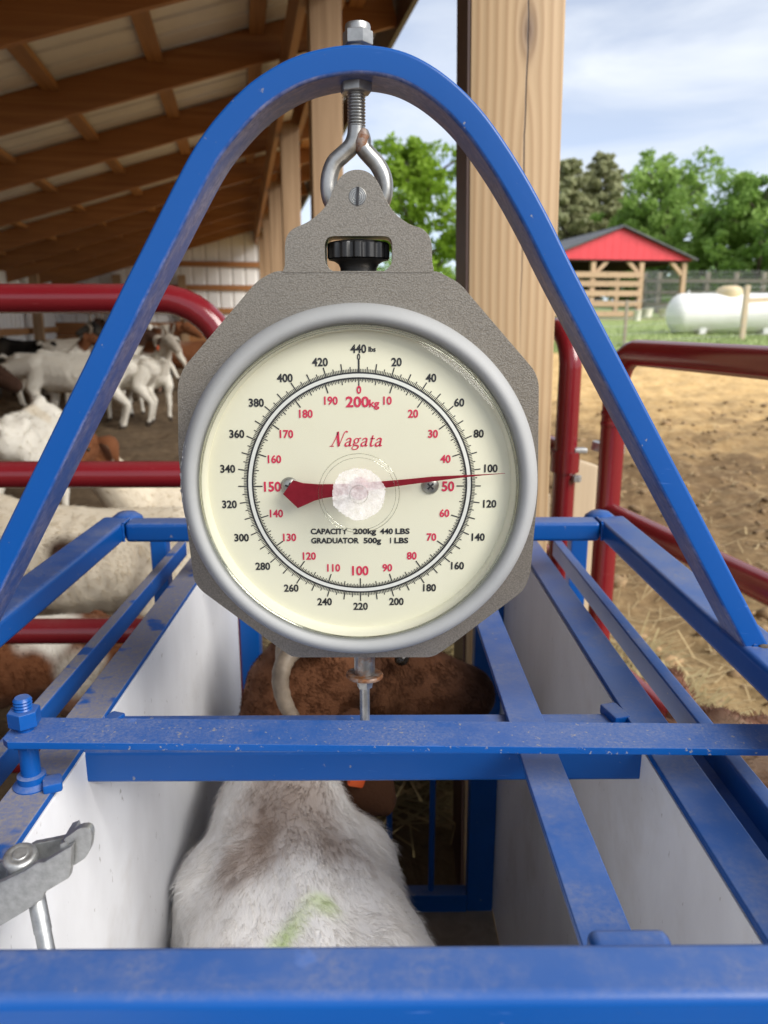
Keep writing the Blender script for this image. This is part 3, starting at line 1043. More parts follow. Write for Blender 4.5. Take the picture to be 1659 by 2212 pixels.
hexnut(MB(), (c0.x + 0.022, c0.y - 0.026, zc2 - 0.012), 0.011, 0.014, rot=20).build('hinge_nut', M['galv'], clamp, 30)

# red gate on the right, running towards the viewer
A_ = at(1319, 1000, 1.60)
B_ = at(1660, 780, 1.17)
gd = Vector((B_.x - A_.x, B_.y - A_.y, 0)).normalized()
gate_t = thing('tube_gate', 'red tube gate with rounded corner in front of the tan dirt lot', 'gate', (A_.x, A_.y, 0.06))
GZ = 0.5 * (at(1420, 768, A_.y - 0.10).z + at(1655, 778, 1.175).z)
rc = 0.075
bend = [Vector((A_.x, A_.y, GZ - rc)) + gd * (rc - rc * math.cos(R(a))) + Vector((0, 0, rc * math.sin(R(a)))) for a in range(0, 91, 10)]
ge = Vector((A_.x, A_.y, 0)) + gd * 1.62
ebend = [Vector((ge.x, ge.y, GZ - rc)) - gd * (rc - rc * math.cos(R(a))) + Vector((0, 0, rc * math.sin(R(a)))) for a in range(90, -1, -10)]
MB().tube([Vector((A_.x, A_.y, 0.08))] + bend + ebend + [Vector((ge.x, ge.y, 0.08))], TR, 22).build('outer_tube', M['red'], gate_t, 60)
zr = at(1370, 1122, A_.y - 0.06).z
for z in (zr, zr - 0.33, zr - 0.62):
    MB().tube([Vector((A_.x, A_.y, z)) + gd * 0.012, Vector((ge.x, ge.y, z)) - gd * 0.012], TR * 0.95, 20).build('rail', M['red'], gate_t, 60)
for z in (at(1319, 893, A_.y).z, at(1319, 915, A_.y).z):
    MB().lathe([(TR, z + 0.006), (TR * 1.07, z + 0.003), (TR * 1.07, z - 0.003), (TR, z - 0.006)], (A_.x, A_.y, 0), (0, 0, 1), 24).build('weld_ring', M['red'], gate_t, 60)

# pale stakes behind the gate posts
def stake(name, x0, x1, y0, Y, label, cut=0.012, grp=None):
    a, b = at(x0, y0, Y), at(x1, y0, Y)
    zg = gz(a.x, Y) - 0.05
    t_ = thing(name, label, 'wooden stake', ((a.x + b.x) / 2, Y, zg))
    mb = MB().plate([[Vector((a.x, zg)), Vector((b.x, zg)), Vector((b.x, a.z - cut * 1.4)), Vector((b.x - 0.012, a.z - cut)), Vector((a.x + 0.012, a.z)), Vector((a.x, a.z - cut))]], Y - 0.019, Y + 0.019, 0.002)
    mb.build('board', M['wood_pale'], t_)
    return t_
stake('board_stake', 1240, 1293, 994, 1.98, 'pale sawn board standing upright between the two red posts', grp='pale stakes')
stake('board_stake', 1168, 1186, 1052, 1.88, 'narrow pale board seen low beside the dial at the near post')
# ================================================================== the scale
ROD_Y = 0.6125
DIAL_Y = 0.575
DC = at(777, 1050, DIAL_Y)
K = 0.582 / FPX                       # metres per photo pixel on the dial

def px_xz(pts, Y):
    return [Vector((p.x, p.z)) for p in (at(a, b, Y) for a, b in pts)]

scale_t = thing('hanging_scale', 'round dial hanging scale in a grey hammered housing with red pointer', 'weighing scale', (DC.x, ROD_Y, DC.z))

hp = [(596, 586), (558, 606), (397, 796), (386, 831), (388, 985), (404, 1118), (421, 1251), (436, 1272), (603, 1395), (632, 1416),
      (934, 1416), (966, 1395), (1130, 1272), (1144, 1236), (1160, 1060), (1162, 826), (1153, 800), (991, 611), (943, 586)]
mb = MB()
mb.plate([fillet(px_xz(hp, 0.590), [0.004] + [0.006] * 17 + [0.004])], 0.5865, 0.652, bevel=0.0065, seg=4)
mb.build('housing', M['hammer'], scale_t, 50)

def bz(pts):
    return [(594 + 0.2685 * a, 32.4 + 0.2685 * b) for a, b in pts]
br_out = bz([(62, 2075), (84, 2030), (84, 1850), (100, 1775), (150, 1722), (270, 1672), (350, 1610), (412, 1545), (450, 1470), (487, 1370), (535, 1300),
             (600, 1260), (665, 1250), (730, 1260), (795, 1300), (838, 1370), (880, 1470), (925, 1555), (995, 1635), (1080, 1690), (1185, 1722), (1240, 1780),
             (1260, 1850), (1262, 2000), (1282, 2075)])
br_win = bz([(470, 2070), (405, 2010), (402, 1840), (425, 1795), (470, 1783), (880, 1783), (925, 1795), (943, 1840), (943, 2000), (880, 2070)])
ol, wl = fillet(px_xz(br_out, 0.590), 0.004, 3), fillet(px_xz(br_win, 0.590), 0.0035, 4)
mb = MB()
mb.plate([ol, wl], 0.586, 0.601, bevel=0.0085, seg=6)
ear_l = px_xz(bz([(330, 1640), (412, 1545), (450, 1470), (487, 1370), (535, 1300), (600, 1260), (665, 1250), (730, 1260), (795, 1300), (838, 1370), (880, 1470), (925, 1555), (1000, 1640)]), 0.590)
mb.plate([ear_l], 0.624, 0.634, bevel=0.0)
hand = mb.build('hanger', M['hammer'], scale_t, 50)
sh_l = px_xz(bz([(84, 2070), (84, 1850), (110, 1780), (160, 1730), (300, 1690), (1050, 1700), (1180, 1735), (1240, 1790), (1258, 1850), (1260, 2070)]), 0.590)
mb = MB().plate([[p * 1 for p in sh_l], wl], 0.6, 0.613)
mb.build('hanger_web', M['hammer'], hand, 50)
pc = at(*bz([(665, 1462)])[0], 0.588)
mb = MB().lathe([(0, 0.0022), (0.0062, 0.0022), (0.0068, 0.0014), (0.0068, -0.006)], pc, (0, -1, 0), 40)
for rr in (0.0018, 0.0032, 0.0046, 0.0058):
    mb.lathe([(rr - 0.00025, 0.0022), (rr, 0.0026), (rr + 0.00025, 0.0022)], pc, (0, -1, 0), 40)
pin = mb.build('pivot_screw', M['zinc'], hand)
MB().box(pc + Vector((0, -0.00235, 0)), (0.0019, 0.0012, 0.0125), Matrix.Rotation(R(3), 3, 'Y')).build('slot', M['ink'], pin)

# knob in the window
kc = at(*bz([(672, 1903)])[0], 0.606)
mb = MB()
n = 168
prof = []
vs, fs = [], []
kr, kh = 0.0232, 0.0062
def flute(a):
    u = abs(((a / (2 * math.pi) * 14) % 1.0) - 0.5) * 2
    return kr - 0.0024 * max(0.0, min(1.0, (u - 0.45) / 0.25)) 
levels = [(-kh, 0.90), (-kh * 0.82, 1.0), (kh * 0.78, 1.0), (kh, 0.93), (kh * 1.15, 0.70), (kh * 1.30, 0.40), (kh * 1.35, 0.001)]
for z, f in levels:
    for k in range(n):
        a = 2 * math.pi * k / n
        r_ = flute(a) * f if f >= 0.9 else kr * f
        vs.append(kc + Vector((math.cos(a) * r_, math.sin(a) * r_, z)))
for i in range(len(levels) - 1):
    for k in range(n):
        l_ = (k + 1) % n
        fs.append([i * n + k, i * n + l_, (i + 1) * n + l_, (i + 1) * n + k])
mb.add(vs, fs)
mb.lathe([(0.0225, -kh), (0.018, -kh - 0.001), (0.0150, -kh - 0.003), (0.0137, -kh - 0.006), (0.0132, -kh - 0.016)], kc, (0, 0, 1), 48)
mb.build('knob', M['knob'], scale_t, 40)

AX = (0, -1, 0)
mb = MB().lathe([(0.1335, -0.013), (0.1345, -0.008), (0.1345, 0.003), (0.1335, 0.0085), (0.1308, 0.0135), (0.1272, 0.0160), (0.1240, 0.0158), (0.1215, 0.0138), (0.1200, 0.0105), (0.1195, 0.006), (0.1195, -0.002)], DC, AX, 160)
bez = mb.build('bezel', M['bezel'], scale_t, 60)
# scuff marks on the left edge of the bezel
mb = MB()
rg = random.Random(3)
for i in range(26):
    a = R(180 + rg.uniform(-16, 13))
    r0 = rg.uniform(0.1312, 0.1338)
    t0 = 0.0126 - (r0 - 0.1312) * 2.1
    p = [DC + Vector((math.cos(a + j * 0.006) * (r0 + rg.uniform(-.0004, .0004)), -t0 - 0.0006, math.sin(a + j * 0.006) * r0 + rg.uniform(-.0006, .0006))) for j in range(rg.randint(3, 7))]
    mb.tube(p, rg.uniform(0.00012, 0.00032), 5)
mb.build('scuff_marks', M['bezel_scuff'], bez, kind='stuff')

dial = MB().lathe([(0.0, 0.0), (0.1185, 0.0)], DC, AX, 128).build('dial_plate', M['dial'], scale_t)
MB().lathe([(0.1195, 0.0085), (0.1165, 0.006), (0.1148, 0.0), (0.1148, -0.001)], DC, AX, 128).build('dial_rim', M['dial_wall'], scale_t, 60)

def flat(mb, pts, t=0.0003):
    """thin printed shape on the dial: pts in dial metres"""
    mb.add([DC + Vector((x, -t, z)) for x, z in pts], [list(range(len(pts)))])
def strip(mb, x0, z0, x1, z1, w, t=0.0003):
    d = Vector((x1 - x0, z1 - z0)).normalized()
    n_ = Vector((-d.y, d.x)) * w / 2
    flat(mb, [(x0 + n_.x, z0 + n_.y), (x0 - n_.x, z0 - n_.y), (x1 - n_.x, z1 - n_.y), (x1 + n_.x, z1 + n_.y)], t)
def annulus(mb, r0, r1, t=0.0003, n=200):
    mb.lathe([(r0, t), (r1, t)], DC, AX, n)

Z = 1.725e-4
ticks = MB()
for i in range(440):
    a = 2 * math.pi * i / 440
    s_, c_ = math.sin(a), math.cos(a)
    if i == 0: r1, w = 546, 0.0013
    elif i % 20 == 0: r1, w = 536, 0.00085
    elif i % 10 == 0: r1, w = 534, 0.00085
    elif i % 5 == 0: r1, w = 518, 0.00068
    else: r1, w = 509, 0.00054
    strip(ticks, s_ * 492 * Z, c_ * 492 * Z, s_ * r1 * Z, c_ * r1 * Z, w)
for i in range(400):
    a = 2 * math.pi * i / 400
    s_, c_ = math.sin(a), math.cos(a)
    if i % 20 == 0: r1, w = 427, 0.00085
    elif i % 10 == 0: r1, w = 446, 0.0007
    elif i % 2 == 0: r1, w = 454, 0.0006
    else: r1, w = 459, 0.0005
    strip(ticks, s_ * 472 * Z, c_ * 472 * Z, s_ * r1 * Z, c_ * r1 * Z, w, 0.00034)
annulus(ticks, 467 * Z, 474.5 * Z, 0.0004)
annulus(ticks, 488.5 * Z, 496 * Z, 0.0004)
ticks.build('tick_marks', M['ink'], dial, None)
mb = MB()
annulus(mb, 474 * Z, 489 * Z, 0.00045)
mb.build('scale_ring', M['dial_ring'], dial, None)

_tc = bpy.data.curves.new('txt', 'FONT')
_to = bpy.data.objects.new('txt', _tc)
C.objects.link(_to)
def text(mb, s, cx, cz, cap, width=None, bold=0.03, t=0.0004, sq=1.0):
    _tc.body = s
    _tc.size = 1.0
    _tc.resolution_u = 3
    _tc.offset = bold
    bpy.context.view_layer.update()
    dg = bpy.context.evaluated_depsgraph_get()
    me = bpy.data.meshes.new_from_object(_to.evaluated_get(dg))
    vs = np.array([v.co[:2] for v in me.vertices])
    if len(vs) == 0:
        return
    k = cap / 0.73
    x0, x1 = vs[:, 0].min(), vs[:, 0].max()
    kx = k * sq if width is None else width / (x1 - x0)
    pts = [DC + Vector((cx + (v[0] - (x0 + x1) / 2) * kx, -t, cz + (v[1] - 0.365) * k)) for v in vs]
    mb.add(pts, [list(p.vertices) for p in me.polygons])
    bpy.data.meshes.remove(me)

lbs, kg = MB(), MB()
for i in range(1, 22):
    v = i * 20
    a = 2 * math.pi * v / 440
    ex = 0.0026 if v >= 100 else 0.0004
    r_ = 0.0968
    text(lbs, str(v), math.sin(a) * (r_ + ex + 0.001), math.cos(a) * r_, 0.0060, sq=0.93)
text(lbs, '440', -0.0002, 0.1024, 0.0060, sq=0.93)
text(lbs, 'lbs', 0.0098, 0.1020, 0.0036, 0.0052)
text(lbs, '0', 0.0, 0.0966, 0.0046, 0.0024)
for i in range(1, 20):
    v = i * 10
    a = 2 * math.pi * v / 200
    big = v in (50, 100, 150)
    r_ = 0.0682 if not big else 0.0672
    text(kg, str(v), math.sin(a) * r_ * (0.985 if v > 100 else 1.0), math.cos(a) * r_, 0.0076 if big else 0.0060, sq=0.93)
text(kg, '0', 0.0, 0.0728, 0.0058, sq=0.9)
text(kg, '200', -0.0012, 0.0640, 0.0079, 0.0172)
text(kg, 'kg', 0.0112, 0.0628, 0.0056, 0.0077)
for s_, cx, w in (('CAPACITY', -0.0238, 0.0284), ('200kg', 0.0036, 0.0178), ('440', 0.0204, 0.0100), ('LBS', 0.0328, 0.0110)):
    text(lbs, s_, cx, -0.0354, 0.0044, w, 0.035)
for s_, cx, w in (('GRADUATOR', -0.0193, 0.0370), ('500g', 0.0095, 0.0136), ('I', 0.0236, 0.0008), ('LBS', 0.0319, 0.0108)):
    text(lbs, s_, cx, -0.0428, 0.0044, w, 0.035)
bpy.data.objects.remove(_to)
lbs.build('pound_numerals', M['ink'], dial, None)
kg.build('kilogram_numerals', M['red_ink'], dial, None)

# the maker's name in swash italics, drawn as pen strokes
brand = MB()
def pen(pts, w, ox, sc=0.0060, shear=0.24, n=5):
    P = catmull([(x, y) for x, y in pts], n) if len(pts) > 2 else [Vector(p) for p in pts]
    ws = w if isinstance(w, (list, tuple)) else [w, w]
    m = len(P)
    Lp, Rp = [], []
    for i, p in enumerate(P):
        d = (P[min(i + 1, m - 1)] - P[max(i - 1, 0)]).normalized()
        u = i / (m - 1) * (len(ws) - 1)
        j = min(int(u), len(ws) - 2)
        ww = ws[j] * (1 - (u - j)) + ws[j + 1] * (u - j)
        nn = Vector((-d.y, d.x)) * ww / 2
        Lp.append(p + nn)
        Rp.append(p - nn)
    tr = lambda p: DC + Vector(((ox + p.x + p.y * shear) * sc - 0.0218, -0.0004, p.y * sc + 0.0307))
    vs = [tr(p) for p in Lp + Rp]
    brand.add(vs, [[i, i + 1, m + i + 1, m + i] for i in range(m - 1)])
def let_a(o):
    pen([(0.14, 0.74), (0.24, 0.93), (0.44, 1.0), (0.62, 0.9), (0.66, 0.68), (0.66, 0.2), (0.74, 0.03), (0.92, 0.10)], [0.16, 0.12, 0.2, 0.22, 0.22, 0.1], o)
    pen([(0.64, 0.60), (0.36, 0.52), (0.14, 0.36), (0.12, 0.14), (0.28, 0.01), (0.5, 0.07), (0.66, 0.28)], [0.08, 0.14, 0.22, 0.18, 0.08], o)
def let_g(o):
    c = [(0.40 + 0.27 * math.cos(a), 0.68 + 0.30 * math.sin(a)) for a in [2 * math.pi * k / 10 for k in range(11)]]
    pen(c, [0.2, 0.1, 0.2, 0.1, 0.2], o)
    pen([(0.26, 0.42), (0.12, 0.28), (0.22, 0.14), (0.55, 0.10), (0.78, -0.04), (0.72, -0.30), (0.40, -0.42), (0.10, -0.34), (0.06, -0.14), (0.24, 0.08)], [0.1, 0.18, 0.18, 0.2, 0.14, 0.1, 0.14, 0.08], o)
    pen([(0.60, 0.88), (0.74, 1.0), (0.92, 0.98)], [0.08, 0.16], o)
def let_t(o):
    pen([(0.30, 1.36), (0.28, 0.6), (0.28, 0.2), (0.38, 0.02), (0.56, 0.05), (0.68, 0.2)], [0.18, 0.22, 0.22, 0.16, 0.06], o)
    pen([(0.06, 0.95), (0.64, 0.95)], 0.12, o)
pen([(0.02, 0.0), (0.30, 0.9), (0.42, 1.78)], [0.10, 0.12, 0.12], 0.15)
pen([(-0.22, 0.0), (0.30, 0.0)], 0.11, 0.15)
pen([(0.40, 1.82), (0.62, 0.95), (0.92, -0.04)], [0.26, 0.32, 0.26], 0.15)
pen([(0.92, 0.0), (1.10, 0.9), (1.24, 1.66), (1.44, 1.86), (1.62, 1.72)], [0.08, 0.11, 0.12, 0.14, 0.2], 0.15)
for f_, o_ in ((let_a, 1.72), (let_g, 2.72), (let_a, 3.72), (let_t, 4.72), (let_a, 5.50)):
    f_(o_)
brand.build('maker_name', M['red_ink'], dial, None)

for sx, rot in ((-0.0533, 20), (0.0536, 45)):
    c = DC + Vector((sx, 0, 0.0004))
    sc_ = MB().lathe([(0.0, 0.0036), (0.003, 0.0034), (0.0052, 0.0024), (0.0066, 0.0008), (0.0067, 0.0)], c, AX, 32).build('dial_screw', M['zinc'], dial, 50)
    q = Matrix.Rotation(R(rot), 3, 'Y')
    MB().box(c + Vector((0, -0.0034, 0)), (0.0062, 0.0007, 0.0013), q).box(c + Vector((0, -0.0034, 0)), (0.0013, 0.00068, 0.0062), q).build('cross_slot', M['ink'], sc_)

# pointer
zq = lambda pts: [(486 + 0.3581 * a, 702 + 0.3581 * b) for a, b in pts]
pp = zq([(410, 936), (470, 954), (560, 961), (650, 960), (760, 958), (860, 950), (950, 943), (1100, 930), (1250, 915), (1420, 907), (1560, 901), (1690, 894),
         (1690, 896), (1560, 907), (1420, 922), (1250, 944), (1100, 964), (950, 985), (860, 1000), (760, 1020), (650, 1036), (590, 1046), (540, 1060), (440, 1105), (350, 1020)])
mb = MB().plate([px_xz(pp, 0.564)], 0.5636, 0.5646, bevel=0.0002)
ptr = mb.build('pointer', M['pointer'], scale_t, 40)
MB().lathe([(0, 0.0185), (0.006, 0.0185), (0.007, 0.017), (0.007, 0.0)], DC, AX, 32).build('hub', M['pointer'], ptr)

# clear cover
cov = MB().lathe([(0.1195, 0.009), (0.1178, 0.0135), (0.1145, 0.0162), (0.108, 0.0182), (0.09, 0.0204), (0.06, 0.0226), (0.0300, 0.0240), (0.0293, 0.0252), (0.0288, 0.0272), (0.0275, 0.0282), (0.0, 0.0284)], DC, AX, 128).build('clear_cover', M['glass'], scale_t, 60)
mb = MB()
for r_, t_, q in ((0.1186, 0.0115, 0.0007), (0.1168, 0.0148, 0.0005), (0.0294, 0.0262, 0.00028), (0.0268, 0.0284, 0.00022), (0.0066, 0.0288, 0.0002)):
    mb.lathe([(r_ + q * math.cos(a), t_ + q * math.sin(a)) for a in [2 * math.pi * k / 6 for k in range(6)]], DC, AX, 128, close=True)
mb.build('cover_edges', M['glass_edge'], cov, 60)
rg = random.Random(5)
rad = [0.0192 * (1 + 0.05 * noise.noise(Vector((math.cos(a) * 3, math.sin(a) * 3, 1.7))) + 0.04 * noise.noise(Vector((math.cos(a) * 14, math.sin(a) * 14, 4.7))) + rg.uniform(-0.018, 0.018)) for a in [2 * math.pi * k / 220 for k in range(220)]]
mb = MB().add([DC + Vector((-0.0003 + math.cos(2 * math.pi * k / 220) * rad[k], -0.0289, 0.0004 + math.sin(2 * math.pi * k / 220) * rad[k])) for k in range(220)], [list(range(220))])
mb.build('label_residue', M['residue'], cov, None)

# stud below the housing
st = at(786, 1416, ROD_Y)
xr = at(788, 1500, ROD_Y).x
zb = lambda y: at(788, y, ROD_Y).z
mb = MB().lathe([(0.0, 0.02), (0.0089, 0.02), (0.0089, zb(1452) - st.z), (0.0, zb(1452) - st.z)], (xr, ROD_Y, st.z), (0, 0, 1), 28)
stud = mb.build('stud', M['zinc_rusty'], scale_t)
mb = MB().lathe([(0.006, 0.0018), (0.0152, 0.0018), (0.0160, 0.0008), (0.0160, -0.0008), (0.0152, -0.0018), (0.006, -0.0018)], (xr, ROD_Y, zb(1458)), (0.03, 0.08, 1), 40)
mb.build('washer', M['rust'], stud, 40)
mb = MB().lathe([(0.0072, 0.0), (0.0075, -0.003), (0.0066, -0.009), (0.0045, -0.0095)], (xr, ROD_Y, zb(1463)), (0, 0, 1), 6)
mb.build('nut', M['zinc'], stud)
mb = MB().lathe([(0.0043, zb(1470)), (0.0043, EYE - 0.353)], (xr, ROD_Y, 0), (0, 0, 1), 20)
mb.build('draw_rod', M['zinc'], stud)

# ================================================================== eye bolt
ec = at(768, 200, ROD_Y)
ebolt = thing('eye_bolt', 'galvanised eye bolt with threaded shank and nuts holding the dial scale', 'eye bolt', (ec.x, ROD_Y, ec.z))
EB = lambda pts: [at(*p, ROD_Y) for p in bz(pts)]
ring_path = EB([(655, 890), (645, 985), (612, 1060), (545, 1125), (478, 1190), (440, 1290), (432, 1400), (455, 1500), (520, 1580), (610, 1625), (700, 1625), (800, 1580),
                (862, 1500), (884, 1400), (872, 1300), (825, 1205), (760, 1130), (712, 1070), (706, 1010), (690, 960)])
ring_path = catmull(ring_path, 6)
MB().tube(ring_path, 0.0062, 18).build('eye', m_zinc('zinc_eye', rust=0.25), ebolt, 60)
MB().lathe([(0.0, 0.009), (0.0036, 0.0075), (0.0058, 0.003), (0.0062, -0.003), (0.004, -0.008), (0.0, -0.010)], EB([(697, 1010)])[0] + Vector((0, -0.0012, 0)), (0.18, 0, 1), 14).build('weld', M['rust'], ebolt, 60)
zt, zb_ = EB([(655, 590)])[0].z, EB([(655, 905)])[0].z
cx_ = EB([(655, 750)])[0].x
prof = []
nth = 12
for i in range(nth):
    z0 = zt + (zb_ - zt) * i / nth
    dz = (zb_ - zt) / nth
    prof += [(0.0056, z0), (0.0066, z0 + dz * 0.4), (0.0066, z0 + dz * 0.6), (0.0056, z0 + dz)]
top = EB([(665, 75)])[0].z
MB().lathe([(0.0, top - 0.004), (0.0062, top - 0.004), (0.0062, zt)] + prof + [(0.0058, zb_ - 0.004)], (cx_, ROD_Y, 0), (0, 0, 1), 24).build('shank', M['zinc'], ebolt, 30)
zn0, zn1 = EB([(655, 466)])[0].z, EB([(655, 632)])[0].z
nc = Vector((EB([(653, 550)])[0].x, ROD_Y, (zn0 + zn1) / 2))
hexnut(MB(), nc, 0.0118, zn0 - zn1, rot=12).build('nut', M['zinc'], ebolt, 30)
zd0, zd1 = EB([(668, 72)])[0].z, EB([(668, 250)])[0].z
h_ = (zd0 - zd1) * 0.66
nc2 = Vector((EB([(666, 150)])[0].x, ROD_Y, zd1 + h_ / 2))
hexnut(MB(), nc2, 0.0109, h_, dome=True, rot=20).build('nut', M['zinc'], ebolt, 30)

# ================================================================== weigh crate
crate = thing('weigh_crate', 'blue painted steel livestock weigh crate with white board sides and tall arch', 'weigh crate', (0.0, 0.62, 0.05))
D1, D2 = 0.262, 0.347
ZT, ZF = EYE - D1, EYE - D2
# arch
outer = [(-106, 1378), (13, 1134), (150, 852), (262, 621), (303, 540), (372, 402), (415, 322), (457, 262), (508, 205), (558, 163), (626, 124), (702, 101), (780, 94), (862, 106), (930, 137),
         (993, 185), (1045, 240), (1092, 305), (1140, 382), (1190, 475), (1248, 594), (1380, 849), (1520, 1120), (1660, 1391)]
path = catmull([at(a, b, 0.590) for a, b in outer], 5)
w_, d_ = 0.0186, 0.045
prof = [(a - w_ / 2, b + d_ / 2) for a, b in rrect(w_, d_, 0.0028, 3)]
MB().sweep(path, prof, (0, 1, 0)).build('arch', M['blue_arch'], crate, 40)
# weld and grime at the foot of the arch
mb = MB()
fr = at(1628, 1391, 0.60)
for px_ in ((0.3185, 0.59), (0.328, 0.588), (0.337, 0.592), (0.311, 0.596), (0.309, 0.606), (0.310, 0.62)):
    mb.lathe([(0.0045, 0), (0.0038, 0.0012), (0.0, 0.002)], (px_[0], px_[1], ZT), (0, 0, 1), 12)
mb.build('weld_bead', M['grime'], crate, 60)

def rail(name, x0, x1, y0, y1, ztop, h, material='blue', bev=0.0055, **kw):
    return MB().box(((x0 + x1) / 2, (y0 + y1) / 2, ztop - h / 2), (x1 - x0, y1 - y0, h), None, bev, 3).build(name, M[material], crate, 40, **kw)
rail('top_rail', -0.376, -0.338, -0.25, 1.030, ZT, 0.0265)
rail('top_rail', 0.300, 0.340, -0.25, 1.030, ZT, 0.0265)
rail('cross_rail', -0.336, 0.298, 0.992, 1.028, ZT - 0.0006, 0.0265)
rail('cross_rail', -0.338, 0.300, 0.2515, 0.2815, ZT - 0.0004, 0.030, 'blue', label='blue cross rail nearest the camera')
# rolled tube ends at the back corners
for x in (-0.345, 0.308):
    MB().lathe([(0.0, 0.018), (0.012, 0.016), (0.020, 0.010), (0.0235, 0.0), (0.022, -0.012)], (x, 1.036, ZT - 0.012), (0, 0, 1), 24).build('corner_weld', M['blue'], crate, 60)
rail('side_bar', -0.322, -0.308, -0.25, 1.20, ZF, 0.024, 'blue_dusty', 0.002)
rail('side_bar', 0.284, 0.298, -0.25, 1.20, ZF, 0.026, 'blue', 0.002)
MB().box((0.271, 0.20, ZF - 0.0245), (0.026, 0.90, 0.003)).build('side_flange', M['blue'], crate)
rail('roof_bar', -0.281, -0.247, -0.25, 1.255, ZF, 0.006, 'blue_dusty', 0.0012, label='dusty flat blue bar over the lit white board')
rail('roof_bar', 0.116, 0.148, 0.30, 1.255, ZF + 0.0012, 0.006, 'blue', 0.0012, label='flat blue bar running down the middle of the crate')
rail('roof_bar', 0.224, 0.258, -0.25, 1.255, ZF, 0.006, 'blue', 0.0012, label='flat blue bar over the shaded white board')
rail('cross_beam', -0.2555, 0.2315, 0.584, 0.648, ZF - 0.0062, 0.030, 'blue', 0.004)
# gusset pieces where the beam is welded on
MB().box((0.217, 0.640, ZF - 0.004), (0.016, 0.028, 0.010), Matrix.Rotation(R(14), 3, 'Z'), 0.002).build('gusset', M['blue'], crate)
MB().box((-0.241, 0.640, ZF - 0.006), (0.014, 0.018, 0.006), Matrix.Rotation(R(-20), 3, 'Z'), 0.002).build('gusset', M['blue'], crate)
# weld beads where bars meet
def weld(p0, p1, r=0.0022):
    p0, p1 = Vector(p0), Vector(p1)
    n = max(3, int((p1 - p0).length / 0.003))
    MB().tube([p0.lerp(p1, i / n) for i in range(n + 1)], [r * (0.8 + 0.35 * ((i * 7) % 3) / 2) for i in range(n + 1)], 7).build('weld', M['blue'], crate, 60)
weld((-0.2555, 0.586, ZF - 0.006), (-0.2555, 0.646, ZF - 0.006))
weld((0.2305, 0.586, ZF - 0.006), (0.2305, 0.646, ZF - 0.006))
weld((0.116, 0.583, ZF - 0.0055), (0.148, 0.583, ZF - 0.0055))
weld((0.2995, 0.993, ZT - 0.001), (0.2995, 1.027, ZT - 0.001))
weld((-0.3375, 0.993, ZT - 0.001), (-0.3375, 1.027, ZT - 0.001))
weld((0.2995, 0.9915, ZT - 0.002), (0.2995, 0.9915, ZT - 0.025))
weld((-0.3375, 0.9915, ZT - 0.002), (-0.3375, 0.9915, ZT - 0.025))
weld((0.3115, 0.589, ZT), (0.3115, 0.634, ZT), 0.0026)
# boards
panel_l = MB().box((-0.2515, 0.52, (ZF - 0.007 + 0.13) / 2), (0.010, 1.52, ZF - 0.007 - 0.13), None, 0.001).build('side_board', M['white_panel'], crate)
panel_r = MB().box((0.2285, 0.535, (ZF - 0.007 + 0.13) / 2), (0.010, 1.55, ZF - 0.007 - 0.13), None, 0.001).build('side_board', M['white_panel'], crate)
MB().box((-0.012, 0.52, 0.118), (0.47, 1.52, 0.018)).build('deck', M['wood_grey'], crate)
# rear gate and legs
def post(name, x0, x1, y0, y1, z0, z1, bev=0.003, mat_='blue'):
    return MB().box(((x0 + x1) / 2, (y0 + y1) / 2, (z0 + z1) / 2), (x1 - x0, y1 - y0, z1 - z0), None, bev, 2).build(name, M[mat_], crate, 40)
post('upright', -0.244, -0.210, 1.277, 1.31, 0.06, ZF - 0.01)
post('upright', 0.173, 0.2232, 1.277, 1.315, 0.06, ZF - 0.01)
post('leg', 0.318, 0.346, 1.215, 1.245, 0.0, EYE - 0.335)
post('leg', -0.372, -0.346, 1.215, 1.245, 0.0, EYE - 0.335)
post('leg', 0.304, 0.334, -0.24, -0.21, 0.0, ZT - 0.027)
post('leg', -0.372, -0.342, -0.24, -0.21, 0.0, ZT - 0.027)
gate = MB().box((-0.0185, 1.29, 0.1425), (0.383, 0.03, 0.045), None, 0.003).build('rear_gate', M['blue'], crate)
for x in (-0.150, -0.068, 0.0215, 0.1035):
    MB().tube([(x, 1.292, 0.16), (x, 1.292, ZF - 0.02)], 0.0058, 10).build('gate_bar', M['blue'], gate)
MB().box((-0.0185, 1.29, ZF - 0.03), (0.383, 0.028, 0.03), None, 0.003).build('gate_top', M['blue'], gate)
# lever bar across the front of the scale
LZ = EYE - 0.300
lev_prof = []
p0, p1 = Vector((-0.277, 0.5285, LZ)), Vector((0.36, 0.5215, LZ - 0.0055))
mb = MB()
d = (p1 - p0).normalized()
s_ = Vector((-d.y, d.x, 0)).normalized()
outl = [p0 + s_ * 0.0185 + d * 0.010, p0 + s_ * 0.0045, p0 - s_ * 0.013, p0 - s_ * 0.0185 + d * 0.006, p1 - s_ * 0.0185, p1 + s_ * 0.0185]
nv = len(outl)
vs = [v.copy() for v in outl] + [v + Vector((0, 0, -0.0058)) for v in outl]
bm = bmesh.new()
bv = [bm.verts.new(v) for v in vs]
bm.faces.new(bv[:nv])
bm.faces.new(bv[nv:][::-1])
for i in range(nv):
    bm.faces.new((bv[i], bv[(i + 1) % nv], bv[nv + (i + 1) % nv], bv[nv + i]))
bmesh.ops.bevel(bm, geom=bm.edges[:], offset=0.0008, segments=2, affect='EDGES', profile=0.5)
mb.add_bm(bm)
mb.build('lever_bar', M['blue_lever'], crate, 40)
bx, by = -0.2655, 0.5285
